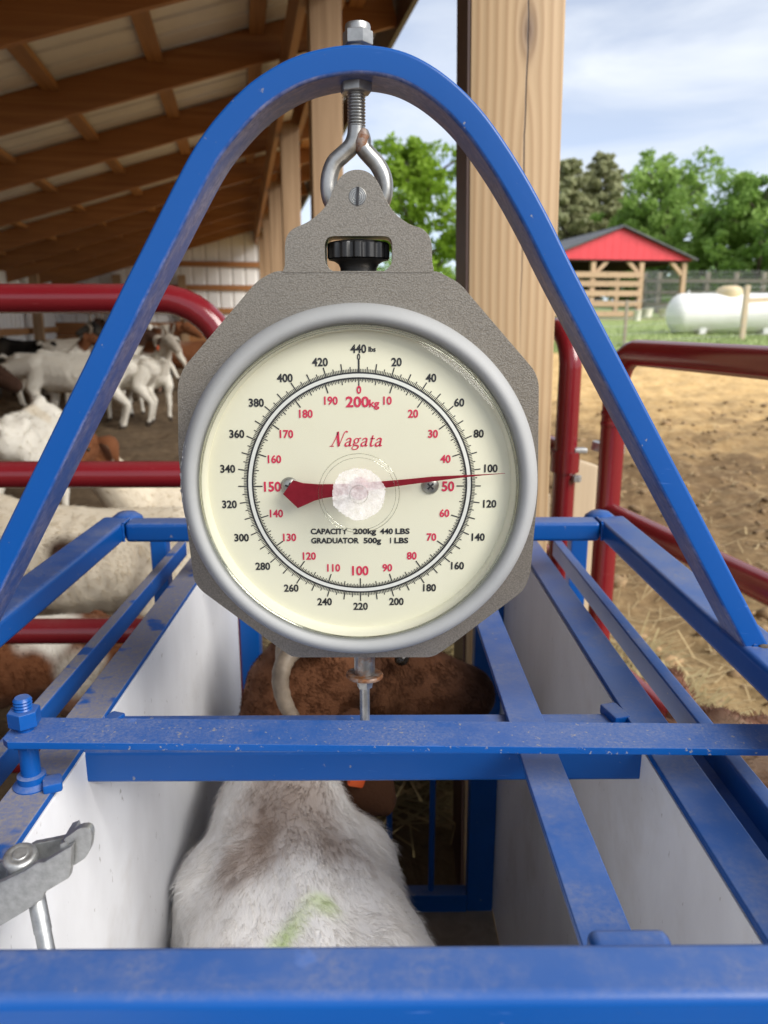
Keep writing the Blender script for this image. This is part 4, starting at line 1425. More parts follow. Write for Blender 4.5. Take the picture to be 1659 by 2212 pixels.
blt = MB().lathe([(0.0, LZ + 0.0265), (0.0052, LZ + 0.0265), (0.0060, LZ + 0.0255)] +
                 sum([[(0.0060, LZ + 0.0255 - i * 0.0024), (0.0068, LZ + 0.0243 - i * 0.0024), (0.0060, LZ + 0.0231 - i * 0.0024)] for i in range(10)], []) +
                 [(0.0060, LZ - 0.0058)], (bx, by, 0), (0, 0, 1), 24).build('pivot_bolt', M['blue'], crate, 30)
hexnut(MB(), (bx, by, LZ + 0.0105), 0.0118, 0.0125, rot=8).build('nut', M['blue'], blt, 30)
hexnut(MB(), (bx, by, LZ - 0.0095), 0.0108, 0.0065, rot=20).build('nut', M['blue'], blt, 30)
MB().lathe([(0.0072, LZ - 0.012), (0.0072, ZF + 0.010), (0.0104, ZF + 0.009), (0.0104, ZF + 0.004), (0.014, ZF + 0.001), (0.014, ZF - 0.001)], (bx, by, 0), (0, 0, 1), 28).build('sleeve', M['blue'], blt, 40)
MB().box((bx + 0.017, by - 0.004, ZF + 0.003), (0.014, 0.016, 0.008), Matrix.Rotation(R(24), 3, 'Z'), 0.002).build('bracket', M['blue'], blt)
# small bent stop behind the near rail
MB().box((0.116, 0.297, EYE - 0.2835), (0.038, 0.014, 0.016), None, 0.005, 3).build('stop_plate', M['blue'], crate, 60)

# galvanised toggle latch at the near left corner
lt = MB()
q6 = lambda pts: [(0.1709 * a, 1728 + 0.1709 * b) for a, b in pts]
front = q6([(-420, 1270), (0, 1045), (300, 905), (470, 795), (560, 785), (915, 570), (905, 845), (885, 965), (860, 1000), (575, 1170), (530, 1270), (300, 1425), (0, 1600), (-420, 1830)])
lt.plate([px_xz(front, 0.400)], 0.400, 0.4035, bevel=0.001)
back = q6([(-420, 1080), (0, 800), (430, 555), (640, 515), (800, 480), (880, 470), (900, 700), (600, 900), (0, 1200), (-420, 1500)])
bk = [at(a, b, 0.4235) for a, b in back]
lt.plate([[Vector((p.x, p.z)) for p in bk]], 0.4235, 0.427, bevel=0.001)
tg = q6([(800, 490), (870, 455), (1000, 355), (1125, 352), (1163, 430), (1145, 620), (1080, 740), (905, 850), (880, 700)])
lt.plate([fillet([Vector((p.x, p.z)) for p in (at(a, b, 0.404) for a, b in tg)], 0.003, 3)], 0.4042, 0.4092, bevel=0.0008)
wb = q6([(790, 500), (880, 462), (905, 540), (900, 690), (800, 740)])
lt.plate([[Vector((p.x, p.z)) for p in (at(a, b, 0.408) for a, b in wb)]], 0.4036, 0.4240, bevel=0.0008)
latch = lt.build('toggle_latch', M['galv'], crate, 40)
hc = at(44, 1850, 0.4135)
MB().lathe([(0.0, 0.0026), (0.0040, 0.0026), (0.0044, 0.0020), (0.0058, 0.0018), (0.0066, 0.0024), (0.0086, 0.0022), (0.0098, 0.0008), (0.0102, -0.001), (0.0092, -0.005), (0.0086, -0.012)], hc, (0.10, -0.22, 1), 36).build('pivot_pin', M['galv'], latch, 50)
r0, r1 = at(78, 1935, 0.4135), at(114, 2120, 0.390)
MB().box(((r1.x - 0.246) / 2, r1.y, r1.z - 0.004), (r1.x + 0.262, 0.03, 0.006), None, 0.001).build('latch_bracket', M['galv'], latch)
MB().tube([r0, r0.lerp(r1, 0.42), r0.lerp(r1, 0.43), r1], [0.0053, 0.0053, 0.0049, 0.0049], 20).build('latch_rod', M['galv'], latch, 40)
# ================================================================== goats
def blob(spheres, voxel, smooth_n, name):
    """one continuous skin round overlapping balls"""
    bm = bmesh.new()
    for p, r in spheres:
        rr = r if isinstance(r, (tuple, list)) else (r, r, r)
        bmesh.ops.create_icosphere(bm, subdivisions=2, radius=1.0, matrix=Matrix.Translation(p) @ Matrix.Diagonal((*rr, 1)))
    me = bpy.data.meshes.new(name)
    bm.to_mesh(me)
    bm.free()
    o = bpy.data.objects.new(name, me)
    C.objects.link(o)
    m = o.modifiers.new('r', 'REMESH')
    m.mode = 'VOXEL'
    m.voxel_size = voxel
    s = o.modifiers.new('s', 'SMOOTH')
    s.factor = 0.5
    s.iterations = smooth_n
    bpy.context.view_layer.update()
    dg = bpy.context.evaluated_depsgraph_get()
    out = bpy.data.meshes.new_from_object(o.evaluated_get(dg))
    bpy.data.objects.remove(o)
    out.name = name
    out.shade_smooth()
    return out

def limb(pts, step=0.33):
    """balls along a poly-line; pts: (point, radius or radii)"""
    out = []
    for (p, r), (q, s) in zip(pts[:-1], pts[1:]):
        p, q = Vector(p), Vector(q)
        r = r if isinstance(r, tuple) else (r, r, r)
        s = s if isinstance(s, tuple) else (s, s, s)
        n = max(2, int((q - p).length / (step * min(min(r), min(s)))) + 1)
        for i in range(n):
            f = i / (n - 1)
            out.append((p.lerp(q, f), tuple(a * (1 - f) + b * f for a, b in zip(r, s))))
    return out

def goat_skeleton(pose='up'):
    S = []
    S += limb([((-0.38, 0, 0.545), (0.085, 0.085, 0.095)), ((-0.30, 0, 0.535), (0.105, 0.10, 0.125)), ((-0.16, 0, 0.495), (0.125, 0.128, 0.150)), ((0.0, 0, 0.478), (0.135, 0.142, 0.165)), ((0.14, 0, 0.49), (0.125, 0.122, 0.168)), ((0.25, 0, 0.52), (0.085, 0.09, 0.14))])
    S += limb([((-0.34, 0, 0.635), 0.030), ((-0.1, 0, 0.632), 0.026), ((0.12, 0, 0.645), 0.028), ((0.22, 0, 0.672), 0.032)])
    for s in (-1, 1):
        fx = 0.035 * s
        S += limb([((-0.33, 0.07 * s, 0.615), 0.036), ((-0.40, 0.05 * s, 0.57), 0.034)])
        S += limb([((0.22, 0.075 * s, 0.49), (0.08, 0.05, 0.10)), ((0.235 + fx, 0.088 * s, 0.37), 0.050), ((0.22 + fx, 0.085 * s, 0.30), 0.037), ((0.232 + fx, 0.082 * s, 0.21), 0.030), ((0.236 + fx, 0.082 * s, 0.185), 0.030), ((0.228 + fx, 0.08 * s, 0.09), 0.0205), ((0.235 + fx, 0.08 * s, 0.045), 0.0235), ((0.25 + fx, 0.08 * s, 0.020), 0.027)])
        S += limb([((-0.30, 0.07 * s, 0.50), (0.10, 0.055, 0.11)), ((-0.24 - fx, 0.098 * s, 0.385), 0.064), ((-0.305 - fx, 0.092 * s, 0.30), 0.042), ((-0.365 - fx, 0.085 * s, 0.235), 0.030), ((-0.362 - fx, 0.084 * s, 0.20), 0.027), ((-0.338 - fx, 0.083 * s, 0.10), 0.0205), ((-0.325 - fx, 0.083 * s, 0.045), 0.0235), ((-0.31 - fx, 0.083 * s, 0.020), 0.027)])
    S += limb([((-0.45, 0, 0.60), 0.026), ((-0.50, 0, 0.635), 0.022), ((-0.53, 0, 0.61), 0.018)])
    if pose == 'up':
        nk, hd, mz = (0.47, 0.0, 0.80), (0.50, 0.0, 0.83), (0.67, 0.0, 0.745)
    elif pose == 'side':
        nk, hd, mz = (0.42, 0.05, 0.80), (0.43, 0.09, 0.83), (0.50, 0.26, 0.75)
    elif pose == 'down':
        nk, hd, mz = (0.53, 0.0, 0.50), (0.56, 0.0, 0.47), (0.66, 0.0, 0.31)
    nk, hd, mz = Vector(nk), Vector(hd), Vector(mz)
    S += limb([((0.25, 0, 0.55), 0.115), (tuple((Vector((0.25, 0, 0.56)) + nk) / 2), 0.088), (tuple(nk), 0.068)])
    S += limb([(tuple(hd), 0.070), (tuple(hd.lerp(mz, 0.45)), 0.056), (tuple(mz), 0.040)], 0.25)
    f = (mz - hd).normalized()
    side = Vector((0, 0, 1)).cross(f).normalized()
    up = f.cross(side)
    return S, hd, mz, f, side, up

def ear_mesh(name, root, f, side, up, s, L=0.15, W=0.032):
    """long drooping ear: a shallow leaf hanging from the side of the head"""
    pts = []
    d0 = (side * s * 0.8 + up * 0.15 - f * 0.2).normalized()
    dn = Vector((0, 0, -1))
    mb = MB()
    n = 8
    P = []
    p = Vector(root)
    for i in range(n + 1):
        u = i / n
        P.append(p.copy())
        dd = d0.lerp(dn, min(1, u * 1.6)).normalized()
        p = p + dd * L / n
    wid = [W * x for x in (0.45, 0.75, 0.95, 1.0, 1.0, 0.92, 0.75, 0.5, 0.12)]
    ax = f
    vs, fs = [], []
    for i, q in enumerate(P):
        t = (P[min(i + 1, n)] - P[max(i - 1, 0)]).normalized()
        a = (ax - t * ax.dot(t)).normalized()
        nn = t.cross(a)
        for k in range(8):
            ang = 2 * math.pi * k / 8
            vs.append(q + a * math.cos(ang) * wid[i] + nn * math.sin(ang) * 0.0055 + nn * (0.012 * math.cos(ang) ** 2))
    for i in range(n):
        for k in range(8):
            fs.append([i * 8 + k, i * 8 + (k + 1) % 8, (i + 1) * 8 + (k + 1) % 8, (i + 1) * 8 + k])
    fs += [list(range(8))[::-1], [n * 8 + k for k in range(8)]]
    return MB().add(vs, fs).mesh(name, 60)

def horn_mesh(root, f, side, up, s, L=0.16, r0=0.017):
    P, rr = [], []
    n = 10
    p = Vector(root)
    for i in range(n + 1):
        u = i / n
        P.append(p.copy())
        rr.append(r0 * (1 - 0.8 * u))
        ang = R(-10 + 125 * u)
        d = (up * math.cos(ang) - f * math.sin(ang) + side * s * (0.25 + 0.35 * u)).normalized()
        p = p + d * L / n
    return MB().tube(P, rr, 10).mesh('horn', 60)

def paint_coat(me, fn):
    a = me.attributes.get('coat') or me.attributes.new('coat', 'FLOAT_COLOR', 'POINT')
    n = len(me.vertices)
    co = np.empty(n * 3)
    me.vertices.foreach_get('co', co)
    co = co.reshape(-1, 3)
    out = np.ones((n, 4))
    for i, c in enumerate(co):
        out[i, :3] = fn(Vector(c))
    a.data.foreach_set('color', out.ravel())

CREAM, WHITE, GREYW = (0.70, 0.62, 0.49), (0.80, 0.76, 0.67), (0.46, 0.41, 0.34)
BROWN, DBROWN, BLACK, TAN = (0.165, 0.062, 0.026), (0.045, 0.022, 0.014), (0.010, 0.009, 0.009), (0.36, 0.22, 0.14)
def mixv(a, b, f):
    f = max(0.0, min(1.0, f))
    return tuple(x * (1 - f) + y * f for x, y in zip(a, b))
def soft(d, w=0.03):
    return max(0.0, min(1.0, 0.5 + d / w))


def make_fur(me, parent, NH, length, half_w, seed, wfun=None, lfun=None, flow_dir=(-1.0, 0.0, 0.0)):
    """short curved hairs over a body, one mesh; colour comes from the coat under each hair"""
    me.calc_loop_triangles()
    tri = np.empty(len(me.loop_triangles) * 3, dtype=np.int64)
    me.loop_triangles.foreach_get('vertices', tri)
    tri = tri.reshape(-1, 3)
    co = np.empty(len(me.vertices) * 3)
    me.vertices.foreach_get('co', co)
    co = co.reshape(-1, 3)
    no = np.empty(len(me.vertices) * 3)
    me.vertices.foreach_get('normal', no)
    no = no.reshape(-1, 3)
    ct = np.empty(len(me.vertices) * 4)
    me.attributes['coat'].data.foreach_get('color', ct)
    ct = ct.reshape(-1, 4)
    a_, b_, c_ = co[tri[:, 0]], co[tri[:, 1]], co[tri[:, 2]]
    wgt = np.linalg.norm(np.cross(b_ - a_, c_ - a_), axis=1)
    cen = (a_ + b_ + c_) / 3
    if wfun is not None:
        wgt = wgt * wfun(cen)
    g = np.random.default_rng(seed)
    T = tri[g.choice(len(tri), NH, p=wgt / wgt.sum())]
    su = np.sqrt(g.uniform(0, 1, NH))
    u2 = g.uniform(0, 1, NH)
    ws = (1 - su, su * (1 - u2), su * u2)
    mix3 = lambda A: sum(A[T[:, k]] * ws[k][:, None] for k in range(3))
    P, Nn, CC = mix3(co), mix3(no), mix3(ct)
    Nn /= np.linalg.norm(Nn, axis=1)[:, None]
    swirl = np.array([[noise.noise(Vector(p) * 11), noise.noise(Vector(p) * 11 + Vector((9, 3, 1))), 0.0] for p in P])
    clump = np.array([noise.noise(Vector(p) * 55) for p in P])
    sy = np.sign(P[:, 1])
    ay = np.abs(P[:, 1])
    flow = np.array(flow_dir)[None, :] + np.stack([np.zeros(NH), sy * np.clip(ay * 6, 0, 0.8), -np.clip(ay * 5, 0, 1)], 1) + swirl * 1.5 + g.normal(0, 0.28, (NH, 3))
    flow -= Nn * (flow * Nn).sum(1)[:, None]
    flow /= np.linalg.norm(flow, axis=1)[:, None] + 1e-9
    ln = length * g.uniform(0.55, 1.35, NH) * (1 + 0.4 * clump)
    if lfun is not None:
        ln = ln * lfun(P, CC)
    lift = np.clip(0.50 + 0.75 * clump + g.normal(0, 0.12, NH), 0.1, 1.1)
    d1 = flow + Nn * lift[:, None]
    d1 /= np.linalg.norm(d1, axis=1)[:, None]
    d2 = flow + Nn * (lift * 0.25)[:, None]
    d2 /= np.linalg.norm(d2, axis=1)[:, None]
    sd = np.cross(flow, Nn)
    sd /= np.linalg.norm(sd, axis=1)[:, None] + 1e-9
    hw = half_w * g.uniform(0.7, 1.4, NH)
    root = P - Nn * 0.0015
    midp = root + d1 * (ln * 0.5)[:, None]
    tip = midp + d2 * (ln * 0.55)[:, None]
    V = np.stack([root - sd * hw[:, None], root + sd * hw[:, None], midp + sd * (hw * 0.8)[:, None], midp - sd * (hw * 0.8)[:, None], tip], 1).reshape(-1, 3)
    fm = bpy.data.meshes.new('fur')
    fm.vertices.add(NH * 5)
    fm.vertices.foreach_set('co', V.ravel())
    base_i = np.arange(NH)[:, None] * 5
    loops = np.concatenate([base_i, base_i + 1, base_i + 2, base_i + 3, base_i + 3, base_i + 2, base_i + 4], 1).ravel()
    fm.loops.add(NH * 7)
    fm.loops.foreach_set('vertex_index', loops.astype(np.int32))
    fm.polygons.add(NH * 2)
    st_ = np.stack([np.arange(NH) * 7, np.arange(NH) * 7 + 4], 1).ravel()
    fm.polygons.foreach_set('loop_start', st_.astype(np.int32))
    fm.update(calc_edges=True)
    fm.validate()
    at_ = fm.attributes.new('coat', 'FLOAT_COLOR', 'POINT')
    CC2 = np.clip(CC * (0.99 + g.normal(0, 0.10, NH) + 0.13 * clump)[:, None], 0, 1)
    CC2[:, 3] = 1
    at_.data.foreach_set('color', np.repeat(CC2, 5, axis=0).ravel())
    o = link('fur', fm, M['fur'], parent)
    o['kind'] = 'stuff'
    return o

GM = {}
def goat(name, pose, px, py, Y, yaw, scale, body, head, patches, label, group='goats in the barn', horns=True, tag=None, pitch=0.0, z_add=0.0, blaze=None, at_xy=None, cut=0.36, hairs=2500):
    if pose not in GM:
        S, hd, mz, f, side, up = goat_skeleton(pose)
        GM[pose] = (blob(S, 0.012, 4, 'goat_body'), hd, mz, f, side, up)
    base, hd, mz, f, side, up = GM[pose]
    if at_xy:
        X_, Y_ = at_xy
    else:
        p = at(px, py, Y)
        X_, Y_ = p.x, p.y
    root = thing(name, label, 'goat', (X_, Y_, gz(X_, Y_) + z_add), local=True, group=group)
    root.rotation_euler = (0, pitch, yaw)
    root.scale = scale if isinstance(scale, tuple) else (scale,) * 3
    me = base.copy()
    seed = Vector((X_ * 3.1, Y_ * 1.7, 2.0))
    def fn(c):
        w = noise.noise(c * 9 + seed) * 0.05
        col = mixv(body, GREYW, 0.35 * max(0, noise.noise(c * 4 + seed)) + (0.25 if c.z < 0.32 else 0))
        hx = (c - Vector((0.26, 0, 0.60))).dot((hd - Vector((0.26, 0, 0.60))).normalized()) - cut * 0.5 + w
        if head:
            col = mixv(col, head, soft(hx))
        if blaze and hx > 0.02:
            off = abs((c - hd).dot(side))
            if (c - hd).dot(up) > 0.0:
                col = mixv(col, blaze, soft(0.026 - off + w * 0.2, 0.012))
        for (pc, pr, pcol) in patches:
            col = mixv(col, pcol, soft(pr - (c - Vector(pc)).length + w, 0.04))
        if c.z < 0.05:
            col = (0.06, 0.045, 0.035)
        return col
    paint_coat(me, fn)
    bd = link('body', me, M['coat'], root)
    if hairs:
        make_fur(me, root, hairs, 0.020 if hairs < 6000 else 0.017, 0.0022 if hairs < 6000 else 0.0009, int(abs(X_ * 97) + abs(Y_ * 31)), wfun=lambda c_: np.where(c_[:, 2] > 0.2, 1.0, 0.25))
    for s in (-1, 1):
        e = ear_mesh('ear', hd + side * s * 0.058 + up * 0.02 - f * 0.02, f, side, up, s)
        paint_coat(e, lambda c: head or body)
        link('ear', e, M['coat'], root)
        link('eye', MB().lathe([(0.0, 0.006), (0.007, 0.004), (0.009, 0.0), (0.007, -0.004)], hd.lerp(mz, 0.3) + side * s * 0.055 + up * 0.024, side * s, 12).mesh('eye', 60), M['eye'], root)
        if horns:
            link('horn', horn_mesh(hd + side * s * 0.03 + up * 0.055 - f * 0.02, f, side, up, s), M['horn'], root)
    if tag:
        link('ear_tag', MB().box(hd + side * tag * 0.13 - Vector((0, 0, 0.06)) + f * 0.02, (0.035, 0.012, 0.045), None, 0.004).mesh('ear_tag'), M['tag'], root)
    return root

# yaw 0 faces +X (right in the photo), 180 faces left, 90 faces away
goat('goat', 'down', 168, 900, 6.75, R(176), (1.22, 1.08, 0.98), WHITE, None, [((-0.1, -0.1, 0.35), 0.07, TAN)], 'large white goat standing side on at the front of the herd')
goat('goat', 'up', 325, 880, 7.25, R(-48), 0.88, WHITE, GREYW, [((-0.1, 0.0, 0.62), 0.16, GREYW)], 'white goat with an orange ear tag facing out of the herd', tag=-1)
goat('goat', 'down', 372, 830, 8.3, R(-20), 0.95, WHITE, BROWN, [((0.15, -0.1, 0.58), 0.17, BROWN)], 'white goat with brown patches rearing up at the far feeder', pitch=R(-32), z_add=0.12)
goat('goat', 'up', 300, 820, 9.0, R(195), 0.9, BLACK, None, [], 'black goat standing behind the goat with the orange ear tag', horns=True)
goat('goat', 'up', 160, 800, 8.8, R(70), 0.95, GREYW, DBROWN, [], 'greyish goat with a dark brown head standing far back in the herd')
goat('goat', 'down', 45, 800, 8.6, R(160), 0.95, BLACK, None, [], 'black goat whose back shows over the standing white goat')
goat('goat', 'up', 105, 800, 7.9, R(10), 0.84, WHITE, BROWN, [], 'white goat with brown head behind the other white goats')
goat('goat', 'down', 66, 930, 3.85, R(98), 0.98, WHITE, WHITE, [((0.0, 0.0, 0.64), 0.10, CREAM)], 'white goat seen from behind above the middle red rail')
goat('goat', 'up', -215, 860, 4.0, R(-12), 1.0, BLACK, DBROWN, [], 'black headed goat at the left edge above the middle red rail')
goat('goat', 'side', 428, 1000, 2.95, R(196), 0.94, CREAM, BROWN, [((-0.1, 0, 0.68), 0.16, WHITE)], 'white goat with a brown head and white blaze just above the middle red rail', blaze=WHITE, horns=False, z_add=-0.11, hairs=9000)
goat('goat', 'down', 150, 1150, 2.12, R(176), 0.97, CREAM, CREAM, [((-0.02, 0.13, 0.56), 0.055, DBROWN), ((0.2, 0.1, 0.40), 0.06, BROWN)], 'cream goat with one dark brown spot between the two lower red rails', hairs=14000)
goat('goat', 'up', 0, 1450, 1.78, R(183), 0.70, BROWN, DBROWN, [((-0.2, 0.05, 0.62), 0.10, WHITE), ((0.1, 0.1, 0.5), 0.09, DBROWN), ((-0.32, 0.1, 0.5), 0.08, GREYW)], 'brown goat with white patches below the lowest red rail in view', hairs=14000)
goat('goat', 'down', 262, 890, 7.0, R(163), 0.92, WHITE, BROWN, [], 'white goat whose rump and hind legs show right of the blue arch leg')
goat('goat', 'up', 225, 820, 8.0, R(15), 0.88, WHITE, DBROWN, [((0, 0, 0.6), 0.12, BROWN)], 'white goat with a brown saddle half hidden behind the front goats')
goat('goat', 'side', 395, 850, 8.9, R(185), 0.9, BROWN, WHITE, [], 'red brown goat with a pale head near the far feeder')
goat('goat', 'down', 0, 0, 0, R(-83), 0.98, (0.25, 0.13, 0.075), BROWN, [((-0.25, 0.05, 0.62), 0.13, (0.36, 0.25, 0.17)), ((0.0, -0.05, 0.62), 0.14, (0.20, 0.095, 0.05)), ((-0.42, 0.0, 0.58), 0.12, (0.17, 0.08, 0.05))], 'tan goat outside the right side of the crate', at_xy=(0.56, 0.72), group='goats outside the crate', hairs=26000)

# ------------------------------------------------------------------ the goat in the crate
HYAW = R(105)
HG = thing('goat', 'white goat with a brown head standing in the blue weigh crate', 'goat', (-0.04, 0.55, 0.127), HYAW, local=True)
S = []
# local x runs forward along the crate, y to its left
S += limb([((-0.42, 0, 0.44), (0.11, 0.10, 0.12)), ((-0.26, 0, 0.435), (0.145, 0.138, 0.135)), ((-0.05, 0, 0.42), (0.165, 0.166, 0.150)), ((0.10, 0, 0.425), (0.14, 0.147, 0.148)), ((0.22, 0, 0.44), (0.12, 0.122, 0.140)), ((0.31, 0.005, 0.47), (0.09, 0.092, 0.125))])
S += limb([((-0.2, 0, 0.545), 0.030), ((0.0, 0, 0.548), 0.030), ((0.2, 0, 0.558), 0.030), ((0.30, 0.0, 0.563), 0.034)])
for s in (-1, 1):
    S += limb([((0.26, 0.062 * s, 0.46), 0.078), ((0.235, 0.085 * s, 0.36), 0.066), ((0.24, 0.085 * s, 0.26), 0.043), ((0.25, 0.08 * s, 0.18), 0.033), ((0.24, 0.08 * s, 0.07), 0.024), ((0.26, 0.08 * s, 0.02), 0.028)])
    S += limb([((-0.36, 0.075 * s, 0.42), 0.095), ((-0.30, 0.09 * s, 0.32), 0.066), ((-0.39, 0.085 * s, 0.21), 0.033), ((-0.37, 0.083 * s, 0.08), 0.024), ((-0.345, 0.083 * s, 0.02), 0.028)])
S += limb([((-0.50, 0, 0.52), 0.026), ((-0.55, 0, 0.50), 0.018)])
def to_local(p):
    d = Vector(p) - Vector((-0.04, 0.55, 0.127))
    return Matrix.Rotation(-HYAW, 3, 'Z') @ d
h_back = to_local(at(665, 1425, 1.02))      # back of the skull
h_mid = to_local(at(800, 1455, 1.02))
h_muz = to_local(at(1010, 1500, 1.03))
nb = to_local(at(612, 1640, 0.98))
nw = Vector((0.30, 0.0, 0.50))
S += limb([(tuple(nw), 0.094), (tuple(nw.lerp(nb, 0.5)), 0.080), (tuple(nb), 0.076), (tuple(h_back.lerp(nb, 0.35)), 0.082), (tuple(h_back.lerp(h_mid, 0.3)), 0.082)])
S += limb([(tuple(h_back.lerp(h_mid, 0.25)), 0.074), (tuple(h_mid), 0.072), (tuple(h_mid.lerp(h_muz, 0.5)), 0.058), (tuple(h_muz), 0.044)], 0.25)
hme = blob(S, 0.0095, 5, 'crate_goat_body')
HF = (h_muz - h_mid).normalized()
GREEN = (0.50, 0.74, 0.09)
gm0, gm1 = to_local(at(612, 2048, 0.60)), to_local(at(685, 1965, 0.635))
pch = [(to_local(at(625, 1760, 0.80)), 0.058), (to_local(at(690, 1830, 0.74)), 0.040), (to_local(at(590, 1800, 0.77)), 0.030), (to_local(at(560, 1860, 0.73)), 0.032)]
def hero_coat(c):
    w = noise.noise(c * 14) * 0.030 + noise.noise(c * 40) * 0.012
    col = mixv((0.93, 0.905, 0.875), (0.74, 0.70, 0.66), 0.5 * max(0, noise.noise(c * 7 + Vector((3, 1, 0)))) + 0.25 * max(0, noise.noise(c * 30)))
    for pc, pr in pch:
        d = (Vector((c.x, c.y, c.z)) - pc).length
        col = mixv(col, (0.42, 0.32, 0.26), 0.72 * soft(pr - d + w * 0.9, 0.04))
    gl = min((c - gm0.lerp(gm1, k / 6)).length for k in range(7))
    col = mixv(col, GREEN, 0.95 * soft(0.0105 - gl + w * 0.3, 0.02))
    wy = 0.55 + c.x * math.sin(HYAW) + c.y * math.cos(HYAW)
    hx = (wy - 0.90) * 0.5 + (c.z + 0.127 - 0.66) - 0.045 + w * 0.6 if (c.z > 0.36 and wy > 0.85) else -1
    col = mixv(col, (0.125, 0.050, 0.023), soft(hx, 0.03))
    col = mixv(col, (0.19, 0.088, 0.042), 0.85 * soft(hx, 0.03) * soft(0.05 - (c - h_back.lerp(h_mid, 0.75)).length + w, 0.05))
    cr_ = abs((c - h_mid).dot(HF) + 0.012 + w * 0.5)
    if hx > 0.02:
        col = mixv(col, (0.03, 0.014, 0.009), 0.8 * soft(0.012 - cr_, 0.03))  # dark band across the head: crease shade put into the coat colour
    mzf = (c - h_mid).dot(HF) - 0.10
    if hx > 0:
        col = mixv(col, (0.022, 0.011, 0.008), soft(mzf + w, 0.14) * 0.8)
    return col
paint_coat(hme, hero_coat)
hb = link('body', hme, M['coat'], HG)
# horns, ear with its orange tag, eye
hside = Vector((0, 0, 1)).cross(HF).normalized()
if hside.dot(Vector((-1, 0, 0))) < 0:
    hside = -hside                         # towards the viewer
hp_ = [to_local(at(a, b, y)) for a, b, y in ((700, 1395, 0.955), (655, 1393, 0.925), (620, 1420, 0.905), (606, 1462, 0.893), (612, 1508, 0.888), (634, 1552, 0.886), (668, 1590, 0.886))]
hp_ = catmull(hp_, 5)
MB().tube(hp_, [0.0138 * (1 - 0.40 * i / (len(hp_) - 1)) * (1 + 0.045 * math.sin(i * 2.4)) for i in range(len(hp_))], 14).build('horn', M['horn'], HG, 60)
hp2 = [p - hside * 0.075 for p in hp_]
MB().tube(hp2, [0.0145 * (1 - 0.5 * i / (len(hp2) - 1)) for i in range(len(hp2))], 14).build('horn', M['horn'], HG, 60)
def leaf(path, wid, face, thick=0.005, cup=0.010):
    P = catmull(path, 4)
    n = len(P) - 1
    vs, fs = [], []
    for i, q in enumerate(P):
        u = i / n * (len(wid) - 1)
        j = min(int(u), len(wid) - 2)
        w = wid[j] * (1 - (u - j)) + wid[j + 1] * (u - j)
        t = (P[min(i + 1, n)] - P[max(i - 1, 0)]).normalized()
        nn = (face - t * face.dot(t)).normalized()
        a = t.cross(nn)
        for k in range(12):
            g_ = 2 * math.pi * k / 12
            vs.append(q + a * math.cos(g_) * w + nn * (math.sin(g_) * thick - cup * math.cos(g_) ** 2))
    for i in range(n):
        for k in range(12):
            fs.append([i * 12 + k, i * 12 + (k + 1) % 12, (i + 1) * 12 + (k + 1) % 12, (i + 1) * 12 + k])
    fs += [list(range(12))[::-1], [n * 12 + k for k in range(12)]]
    return MB().add(vs, fs)
ear_p = [to_local(at(a, b, y)) for a, b, y in ((712, 1530, 0.985), (722, 1560, 0.95), (735, 1605, 0.92), (765, 1670, 0.905), (800, 1722, 0.90), (845, 1752, 0.90))]
e_me = leaf(ear_p, [0.018, 0.036, 0.048, 0.054, 0.048, 0.014], hside).mesh('ear', 60)
paint_coat(e_me, lambda c: (0.085, 0.036, 0.018))
ear_o = link('ear', e_me, M['coat'], HG)
tg_ = to_local(at(770, 1686, 0.893))
MB().box(tg_, (0.010, 0.022, 0.016), Matrix.Rotation(R(20), 3, 'X'), 0.003).build('ear_tag', M['tag'], ear_o)
ear2 = leaf([p - hside * 0.12 for p in ear_p], [0.016, 0.028, 0.034, 0.036, 0.03, 0.010], -hside).mesh('ear', 60)
paint_coat(ear2, lambda c: (0.085, 0.036, 0.018))
link('ear', ear2, M['coat'], HG)
ey = to_local(at(868, 1424, 0.955))
MB().lathe([(0.0, 0.007), (0.007, 0.005), (0.010, 0.0), (0.008, -0.006)], ey, hside, 16).build('eye', M['eye'], HG, 60)

make_fur(hme, HG, 95000, 0.015, 0.00042, 21,
         wfun=lambda c_: np.where(c_[:, 2] > 0.30, 1.0, 0.1) * np.where(c_[:, 0] > -0.2, 1.0, 0.35) * np.where(c_[:, 0] > 0.36, 2.0, 1.0),
         lfun=lambda P_, C_: np.where(C_[:, 0] < 0.25, 0.55, 1.0))
# ================================================================== beyond the lot
def m_leaf(name, a, b, c_, trans=0.35):
    m, t, bs, l = new_mat(name)
    col = ramp(t, l, ntex(t, l, 0.55, 4, 0.6), [(0.3, a), (0.5, b), (0.72, c_)])
    col = mixc(t, l, math_n(t, l, 'MULTIPLY', ntex(t, l, 4.0, 2), 0.4), col, a)
    out = t.nodes['Material Output']
    tr = t.nodes.new('ShaderNodeBsdfTranslucent')
    mx = t.nodes.new('ShaderNodeMixShader')
    mx.inputs[0].default_value = trans
    l(col, bs.inputs['Base Color'])
    l(col, tr.inputs['Color'])
    bs.inputs['Roughness'].default_value = 0.55
    bs.inputs['Specular IOR Level'].default_value = 0.3
    l(bs.outputs[0], mx.inputs[1])
    l(tr.outputs[0], mx.inputs[2])
    l(mx.outputs[0], out.inputs['Surface'])
    return m
M['leaf_lime'] = m_leaf('leaf_lime', (0.15, 0.26, 0.02), (0.25, 0.39, 0.035), (0.34, 0.48, 0.06), 0.45)
M['leaf_green'] = m_leaf('leaf_green', (0.18, 0.29, 0.07), (0.29, 0.44, 0.105), (0.40, 0.54, 0.15), 0.5)
M['leaf_deep'] = m_leaf('leaf_deep', (0.15, 0.265, 0.06), (0.25, 0.40, 0.09), (0.37, 0.52, 0.135), 0.5)
